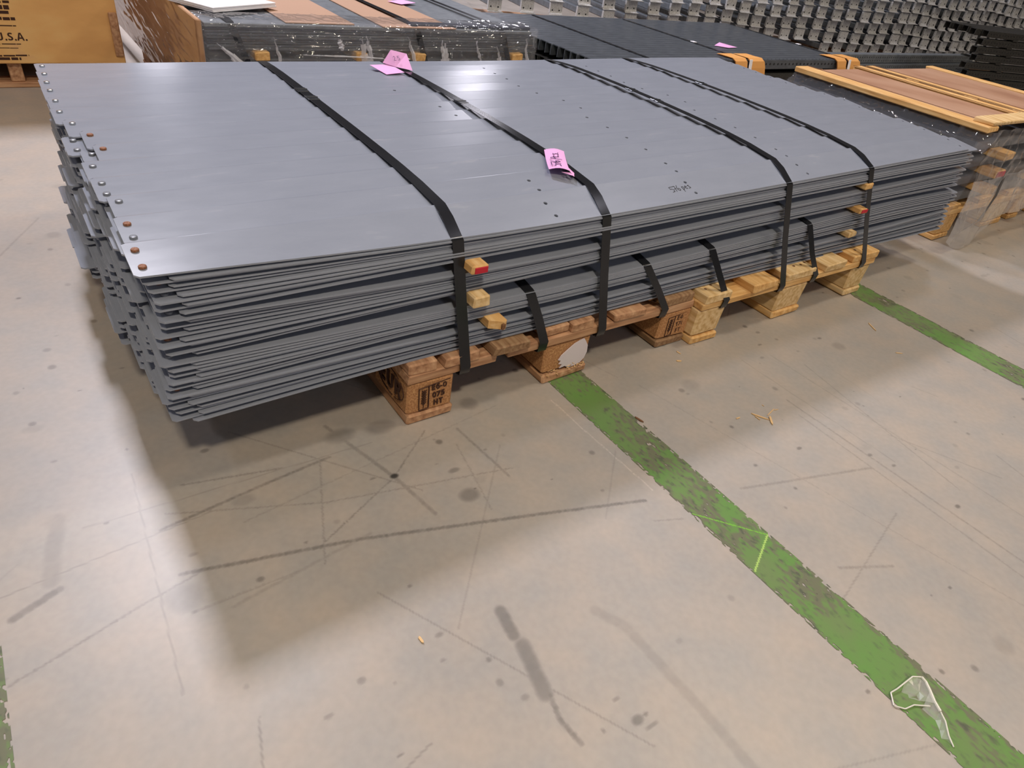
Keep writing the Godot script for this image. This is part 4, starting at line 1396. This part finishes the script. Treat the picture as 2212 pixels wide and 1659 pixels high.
func channel_stack() -> void:
	var zf := -1.637
	var xl := 1.776
	var L := 2.16
	var b := MB.new()
	# bearers
	for x in [0.25, 1.08, 1.9]:
		var s := MB.new()
		s.box(Vector3.ZERO, Vector3(0.09, 0.095, 1.1), 0.004)
		tag(put("bearer", s.mesh(), M.old_z, self, Vector3(xl + x, 0.0475, -2.16)), "timber bearer on the floor under the dark steel channels, %s from the left" % NTH[[0.25, 1.08, 1.9].find(x)], "timber", "timber bearers under the channels")
	var m1 := channel_mesh(L, 0.048, 0.05, 0.004)
	var top_y := 0.25
	for l in 3:
		for k in (21 if l == 0 else 12):
			var y := top_y - 0.062 * l - (0.012 if l else 0.0)
			var o := put("steel_channel", m1, M.dark_steel if l == 0 else M.black_steel, self, Vector3(xl + rng.randf_range(-0.006, 0.006), y, zf - 0.025 - k * 0.0502))
			if l == 0:
				tag(o, "dark steel channel on top of the channel stack, %s" % ("front one with holes" if k == 0 else "%s behind the front one" % (NTH[k - 1] if k < 21 else "")), "steel channel", "dark steel channels, top layer")
				if k == 0:
					put("hole_row", dots(0.12, L - 0.05, 0.036, 0.026, 0.0242, 0.006), M.hole, o).set_meta("kind", "stuff")
					put("hole_row", dots(0.10, L - 0.05, 0.036, 0.0502, 0.012, 0.004, true), M.hole, o).set_meta("kind", "stuff")
			else:
				tag(o, "dark steel channel in the %s layer of the channel stack, %s from its front" % [["", "second", "third"][l], NTH[k]], "steel channel", "dark steel channels, lower layers")
	for l in 2:
		b = MB.new()
		b.box(Vector3(0, 0.0055, 0), Vector3(0.05, 0.011, 1.06), 0.002)
		for k in 3:
			tag(put("spacer_strip", b.mesh(), M.old_z, self, Vector3(xl + [0.3, 1.08, 1.86][k], top_y - 0.0118 - 0.062 * l, -2.17)), "thin wooden spacer strip under the %s layer of dark channels, %s from the left" % [["top", "second"][l], NTH[k]], "spacer", "spacer strips in the channel stack")
	# straps
	var k := 0
	for s in [[2.172, 2.163], [2.896, 2.875], [3.945, 3.878]]:
		var p := []
		for i in 22:
			var t := i / 21.0
			var sag := 0.0012 if i % 2 else 0.0
			p.append(Vector3(lerpf(s[0], s[1], t), 0.3014 + 0.001 - sag, lerpf(-2.66, zf - 0.012, t)))
		p.append(Vector3(s[1], 0.297, zf + 0.006))
		p.append(Vector3(s[1], 0.20, zf + 0.010))
		p.append(Vector3(s[1], 0.10, zf + 0.008))
		var o := put("steel_strap", strap_mesh(p, 0.011), M.strap)
		tag(o, "black strap across the dark channels, %s" % ["left of both orange edge guards", "running over the left orange edge guard", "running over the right orange edge guard"][k], "strap", "black straps over the channels")
		if k > 0:
			b = MB.new()
			b.box(Vector3.ZERO, Vector3(0.026, 0.004, 0.03), 0.001)
			put("label_sticker", b.mesh(), M.paper, o, Vector3(lerpf(s[0], s[1], 0.62), 0.305, lerpf(-2.66, zf, 0.62)))
		k += 1
	# cardboard edge guards under the two right straps
	k = 0
	for x in [2.895, 3.86]:
		var o := base("edge_guard", Vector3(x, 0.30, zf))
		tag(o, "orange cardboard edge guard under a strap, %s" % ["at the middle of the channel stack", "at the right end of the channel stack"][k], "edge guard", "orange cardboard edge guards")
		for e in [[-0.125, -0.006, 0.0], [0.010, 0.125, 0.03]]:
			b = MB.new()
			var prof := [[-0.11, 0.0042], [-0.04, 0.0045], [-0.006, 0.004], [0.014, -0.008], [0.026, -0.04], [0.034, -0.088]]
			for i in prof.size() - 1:
				var g0: float = i / 5.0
				var g1: float = (i + 1) / 5.0
				var xa0 := lerpf(e[0], e[0] + e[2] * 0.5 + (0.03 if e[0] < 0 else 0.0), g0)
				var xa1 := lerpf(e[0], e[0] + e[2] * 0.5 + (0.03 if e[0] < 0 else 0.0), g1)
				var xb0 := lerpf(e[1], e[1] + e[2], g0)
				var xb1 := lerpf(e[1], e[1] + e[2], g1)
				var jag := rng.randf_range(-0.006, 0.006)
				for th in [0.0, 0.003]:
					b.quad(Vector3(xa0, prof[i][1] + th, prof[i][0] + th), Vector3(xb0, prof[i][1] + th, prof[i][0] + th), Vector3(xb1 + jag, prof[i + 1][1] + th, prof[i + 1][0] + th), Vector3(xa1, prof[i + 1][1] + th, prof[i + 1][0] + th), Vector3(0, 1, 0.6) * (1.0 if th > 0 else -1.0))
			put("card_flap", b.mesh(), M.card, o)
		b = MB.new()
		b.box(Vector3(0.006, -0.028, 0.036), Vector3(0.024, 0.07, 0.004), 0.0015, Basis(Vector3.RIGHT, -0.2))
		put("white_buckle", b.mesh(), M.paper, o)
		k += 1
	var n := base("paper_note", Vector3(3.05, 0.3022, -1.925), 0.0)
	tag(n, "pink paper note lying on the dark steel channels", "paper tag", "pink paper tags")
	b = MB.new()
	b.tri(Vector3(-0.075, 0.002, -0.02), Vector3(-0.02, 0.016, -0.035), Vector3(-0.01, 0.002, 0.035), Vector3.UP)
	b.tri(Vector3(-0.02, 0.016, -0.035), Vector3(0.085, 0.002, 0.02), Vector3(-0.01, 0.002, 0.035), Vector3.UP)
	b.tri(Vector3(-0.075, 0.0014, -0.02), Vector3(-0.02, 0.0152, -0.035), Vector3(-0.01, 0.0014, 0.035), Vector3.DOWN)
	b.tri(Vector3(-0.02, 0.0152, -0.035), Vector3(0.085, 0.0014, 0.02), Vector3(-0.01, 0.0014, 0.035), Vector3.DOWN)
	put("sheet", b.mesh(), M.pink, n)


# ---------------------------------------------------------------- wrapped load at the right
func right_load() -> void:
	var at := Vector3(2.31, 0, -0.115)
	var W := 1.25
	var D := 0.80
	var deck := []
	for k in 5:
		deck.append([k * 0.28, k * 0.28 + 0.125, 0.0, -D, "fresh_z", 0.022])
	pallet("wooden_pallet", "orange wooden pallet with wide blocks under the wrapped load at the right", at, deck, [[0.0, W, -0.1, 0.0, "fresh_x"], [0.0, W, -D, -D + 0.1, "fresh_x"]], [[0.03, 0.15, "fresh_z", "fresh_z", -0.002], [0.44, 0.62, "fresh_pale", "fresh_z", -0.002], [0.70, 0.80, "fresh_z", "fresh_z", -0.002], [0.94, 1.06, "fresh_z", "fresh_z", -0.002]], D, "wooden pallets behind the stack")
	var o := base("wrapped_load", at + Vector3(0, 0.144, 0))
	tag(o, "film-wrapped load of steel parts with framed brown boards on top, right of the stack", "wrapped load")
	var b: MB
	var H := 0.28
	# steel rows inside
	for l in 4:
		for k in 5:
			b = MB.new()
			b.box(Vector3(0.62, 0.02 + l * 0.066, -0.09 - k * 0.155), Vector3(W - 0.06, 0.038, 0.14), 0.004)
			put("steel_bar", b.mesh(), M.dark_steel, o)
		if l < 3:
			for x in [0.22, 0.7, 1.1]:
				b = MB.new()
				b.box(Vector3(x, 0.053 + l * 0.066, -0.38), Vector3(0.075, 0.027, 0.84), 0.003, Basis(), 0.002, rng)
				put("spacer_batten", b.mesh(), M.fresh_z, o)
				if l == 1 and x == 0.22:
					b = MB.new()
					b.box(Vector3(x, 0.053 + l * 0.066, 0.0415), Vector3(0.068, 0.022, 0.003), 0.001)
					put("red_end", b.mesh(), M.red_paint, o)
	b = MB.new()
	b.box(Vector3(0.004, 0.255, -0.44), Vector3(0.05, 0.05, 0.72), 0.004)
	put("navy_bar", b.mesh(), M.navy_steel, o)
	# top: frame of laths with two brown panels and a double lath between
	for f in [[-0.04, 0.04, 0.02, -D], [0.40, 0.455, 0.02, -D], [0.50, 0.56, 0.02, -D], [1.06, 1.12, 0.02, -D]]:
		b = MB.new()
		b.box(Vector3((f[0] + f[1]) / 2, H + 0.009, (f[2] + f[3]) / 2), Vector3(f[1] - f[0], 0.018, f[2] - f[3]), 0.003, Basis(), 0.002, rng)
		put("frame_lath", b.mesh(), M.fresh_z, o)
	for z in [-0.02]:
		b = MB.new()
		b.box(Vector3(0.54, H + 0.026, z), Vector3(1.10, 0.016, 0.07), 0.003, Basis(), 0.002, rng)
		put("cross_lath", b.mesh(), M.fresh_pale, o)
	for k in [[0.475, -0.30], [0.475, -0.56], [0.475, -0.10]]:
		b = MB.new()
		b.box(Vector3(k[0], H + 0.012, k[1]), Vector3(0.075, 0.012, 0.06), 0.003)
		put("lath_tie", b.mesh(), M.fresh_x, o)
	for f in [[0.05, 0.39], [0.57, 1.05]]:
		b = MB.new()
		b.box(Vector3((f[0] + f[1]) / 2, H + 0.007, -0.40), Vector3(f[1] - f[0], 0.01, D - 0.06), 0.002)
		put("brown_panel", b.mesh(), M.hardboard, o)
	for x in [0.398, 0.458, 0.498, 0.562]:
		b = MB.new()
		b.band([Vector3(x, H + 0.0195, -D), Vector3(x, H + 0.0195, -0.4), Vector3(x, H + 0.0195, 0.02)], [Vector3(0.0035, 0, 0), Vector3(0.0035, 0, 0), Vector3(0.0035, 0, 0)], [Vector3.UP, Vector3.UP, Vector3.UP], 0.001)
		put("thin_cord", b.mesh(), M.bark, o)
	b = MB.new()
	b.band([Vector3(0.045, H + 0.0195, -D), Vector3(0.045, H + 0.0195, 0.02)], [Vector3(0.0035, 0, 0), Vector3(0.0035, 0, 0)], [Vector3.UP, Vector3.UP], 0.001)
	put("thin_cord", b.mesh(), M.bark, o)
	# film over front, left side and top
	var front := func(u: float, v: float, h: float) -> Vector3:
		var skirt := 0.10 * maxf(0.0, sin(u * 9.0 + 0.6)) * (1 - v) + 0.02
		return Vector3(lerpf(-0.07, W, u), lerpf(-0.02 - skirt, H + 0.02, v), 0.055 + 0.03 * (1 - v) + h)
	put("stretch_film", film_sheet(Vector2(1.3, 0.4), 130, 40, 0.012, 201, Vector2(10.0, 7.0), front, func(_u, _v): return true), M.film, o)
	put("milky_film", film_sheet(Vector2(1.3, 0.4), 110, 30, 0.014, 205, Vector2(6.0, 4.0), front, func(u, v): return v < 0.52 and u < 0.75 or v < 0.3), M.milky_film, o)
	var left := func(u: float, v: float, h: float) -> Vector3:
		return Vector3(-0.075 - 0.035 * (1 - v) + h, lerpf(-0.05, H - 0.03, v), lerpf(0.06, -D, u))
	put("stretch_film", film_sheet(Vector2(0.86, 0.36), 90, 34, 0.010, 211, Vector2(8.0, 12.0), left, func(_u, _v): return true), M.film, o)
	var lid := func(u: float, v: float, h: float) -> Vector3:
		return Vector3(lerpf(-0.09, -0.02, v), lerpf(H - 0.06, H + 0.0, v) + absf(h), lerpf(0.055, -D, u))
	put("stretch_film", film_sheet(Vector2(0.86, 0.2), 120, 10, 0.014, 221, Vector2(14.0, 9.0), lid, func(_u, _v): return true), M.film, o)
	# the strap round the load
	var p := [Vector3(0.19, H - 0.1, 0.06), Vector3(0.185, 0.05, 0.075), Vector3(0.17, -0.05, 0.07), Vector3(0.165, -0.13, 0.02)]
	put("black_strap", strap_mesh(p, 0.009), M.strap, o)


# ---------------------------------------------------------------- rows of zinc brackets, far right
func bracket_rows() -> void:
	var dir := Vector3(0.9744, 0, 0.2250)
	var b := Basis(dir, Vector3.UP, dir.cross(Vector3.UP))
	# face plate with curled lower lip, left flange, two holes, and the beam behind it
	var W := 0.0995
	var H := 0.0745
	var plate := MB.new()
	var prof := [[0.0, H], [0.0, 0.020], [0.003, 0.011], [0.009, 0.005], [0.018, 0.002], [0.030, 0.000]]
	for i in prof.size() - 1:
		var wide0: float = W * 0.5 + (0.010 * smoothstep(0.006, 0.03, prof[i][0]))
		var wide1: float = W * 0.5 + (0.010 * smoothstep(0.006, 0.03, prof[i + 1][0]))
		for t in [0.0, -0.003]:
			var o := Vector3(0, t if i > 2 else 0.0, t if i <= 2 else 0.0)
			plate.quad(Vector3(-W / 2, prof[i][1], prof[i][0]) + o, Vector3(wide0, prof[i][1], prof[i][0]) + o, Vector3(wide1, prof[i + 1][1], prof[i + 1][0]) + o, Vector3(-W / 2, prof[i + 1][1], prof[i + 1][0]) + o, Vector3(0, 0.6, 1) * (1.0 if t == 0.0 else -1.0))
	plate.box(Vector3(0, 0.0, 0.030), Vector3(W + 0.014, 0.003, 0.002))
	var flange := MB.new()
	flange.box(Vector3(-W / 2, H * 0.5 + 0.004, 0.008), Vector3(0.003, H - 0.010, 0.022), 0.001)
	var flange2 := MB.new()
	flange2.box(Vector3(W / 2 - 0.001, H * 0.5 + 0.006, -0.03), Vector3(0.003, H - 0.014, 0.06), 0.001)
	var beam := MB.new()
	beam.box(Vector3(0.006, H * 0.55, -0.33), Vector3(0.05, 0.040, 0.64), 0.004)
	var holes := MB.new()
	for x in [-0.025, 0.027]:
		holes.lathe([Vector2(0.0052, -0.001), Vector2(0.0052, 0.0005), Vector2(0, 0.0005)], 10, Vector3(x, 0.027, 0.0), Basis(Vector3.RIGHT, PI / 2))
	var pm := plate.mesh()
	var fm := flange.mesh()
	var fm2 := flange2.mesh()
	var bm := beam.mesh()
	var hm := holes.mesh()
	var at := [-0.03, 0.17, 0.36, 0.55, 0.73, 0.9, 1.06, 1.22, 1.37, 1.51, 1.64, 1.77, 1.9, 2.03, 2.17, 2.3, 2.44, 2.58, 2.71, 2.85, 2.98, 3.1, 3.23, 3.34, 3.46, 3.57, 3.69, 3.79, 3.9, 4.01, 4.11, 4.21, 4.32, 4.42, 4.53, 4.63]
	var first: Node3D = null
	for c in at.size():
		var s: float = at[c]
		var gap: float = (at[mini(c + 1, at.size() - 1)] - at[maxi(c - 1, 0)]) / (2.0 if c > 0 and c < at.size() - 1 else 1.0)
		var k := minf(1.0, gap * 1.13 * 0.74 / W)
		var y_top := 0.385 + 0.0825 * s
		var r := 0
		var off := 0.012 * sin(c * 0.9) + (0.014 if c >= 18 else 0.0) - (0.010 if c > 9 and c < 18 else 0.0)
		while true:
			var y := 0.212 + off + 0.0722 * r
			if y > y_top:
				break
			if y < 0.262 and s < 2.45:
				r += 1
				continue
			y = 1.13 * y - 0.116
			var pos := Vector3(2.378, 0, -3.315) + dir * (s * 1.13 + rng.randf_range(-0.006, 0.006)) + Vector3(0, y, 0) + b.z * (rng.randf_range(-0.012, 0.006) + 0.010 * (r % 2))
			var o: Node3D
			if first == null:
				o = base("zinc_bracket")
				put("face_plate", pm, M.zinc, o)
				put("flange", fm, M.zinc, o)
				put("flange", fm2, M.zinc, o)
				put("beam", bm, M.grey_steel, o)
				put("bolt_holes", hm, M.hole, o)
				first = o
			else:
				o = copy_of(first, "zinc_bracket")
			o.transform = Transform3D(b * Basis.from_scale(Vector3(k, 1, 1)) * Basis(Vector3.BACK, rng.randf_range(-0.02, 0.02)), pos)
			var col := "%s column from the left" % NTH[c] if c < 18 else "%s column from the right" % NTH[at.size() - 1 - c]
			tag(o, "pale zinc beam end with curled lip, %s row up, %s" % [NTH[r], col], "beam end", "zinc beam ends stacked in rows")
			r += 1
	# timbers that carry the rows
	var w := MB.new()
	for i in 3:
		var t := MB.new()
		t.box(Vector3.ZERO, Vector3(5.5, 0.116, 0.12), 0.004)
		tag(put("timber_beam", t.mesh(), M.old_x, self, Vector3(2.378, 0.058, -3.315) + dir * 2.6 - b.z * (0.12 + 0.24 * i), b), "long timber on the floor under the zinc beam ends, %s" % ["front one", "middle one", "rear one"][i], "timber", "timbers under the zinc rows")
	# perforated bars lying in front of the rows
	for i in 3:
		var p := MB.new()
		p.box(Vector3(1.05, 0.03, 0), Vector3(2.1, 0.06, 0.06), 0.004)
		var o := put("perforated_bar", p.mesh(), M.grey_steel, self, Vector3(4.12 + 0.03 * i, 0.085 + 0.0615 * i, -1.93 - 0.015 * i))
		tag(o, "blue-grey perforated steel bar between the boards and the zinc rows, %s" % ["lowest one", "middle one", "top one"][i], "steel bar", "perforated bars by the zinc rows")
		put("hole_row", dots(0.03, 2.05, 0.03, 0.04, 0.0302, 0.004), M.hole, o).set_meta("kind", "stuff")
		put("hole_row", dots(0.03, 2.05, 0.03, 0.018, 0.0302, 0.004), M.hole, o).set_meta("kind", "stuff")
	w.box(Vector3.ZERO, Vector3(0.1, 0.085, 0.3), 0.003)
	for x in [4.4, 5.8]:
		tag(put("bearer", w.mesh(), M.old_z, self, Vector3(x, 0.0425, -1.95)), "short timber block under the perforated bars, %s" % ("left one" if x < 5 else "right one"), "timber", "timber blocks under the perforated bars")


# ---------------------------------------------------------------- black perforated bars at the right edge
func dark_bars() -> void:
	var a := 0.26
	var b := Basis(Vector3(cos(a), 0, sin(a)), Vector3.UP, Vector3(-sin(a), 0, cos(a)))
	var bar := channel_mesh(1.9, 0.05, 0.040, 0.004)
	var hol := dots(0.03, 1.88, 0.028, 0.02, 0.0252, 0.005)
	for r in 11:
		for k in (6 if r == 10 else 1):
			var o := put("black_bar", bar, M.black_steel, self, Vector3(5.02, 0.003 + r * 0.0495, -1.42) + b * Vector3(rng.randf_range(-0.05, 0.03) - 0.02 * (10 - r) * 0.3, 0, -k * 0.054), b)
			tag(o, "black perforated steel bar at the right edge, %s" % ("top row, %s back" % NTH[k] if r == 10 else "%s row down at the front" % NTH[10 - r]), "steel bar", "black perforated bars at the right edge")
			if k == 0:
				put("hole_row", hol, M.hole, o).set_meta("kind", "stuff")
			if k == 0 and r < 10:
				var s := MB.new()
				s.box(Vector3.ZERO, Vector3(0.05, 0.0088, 0.3), 0.001)
				for x in [0.3, 1.5]:
					put("spacer_strip", s.mesh(), M.black_steel, o, Vector3(x, 0.0448, -0.12))
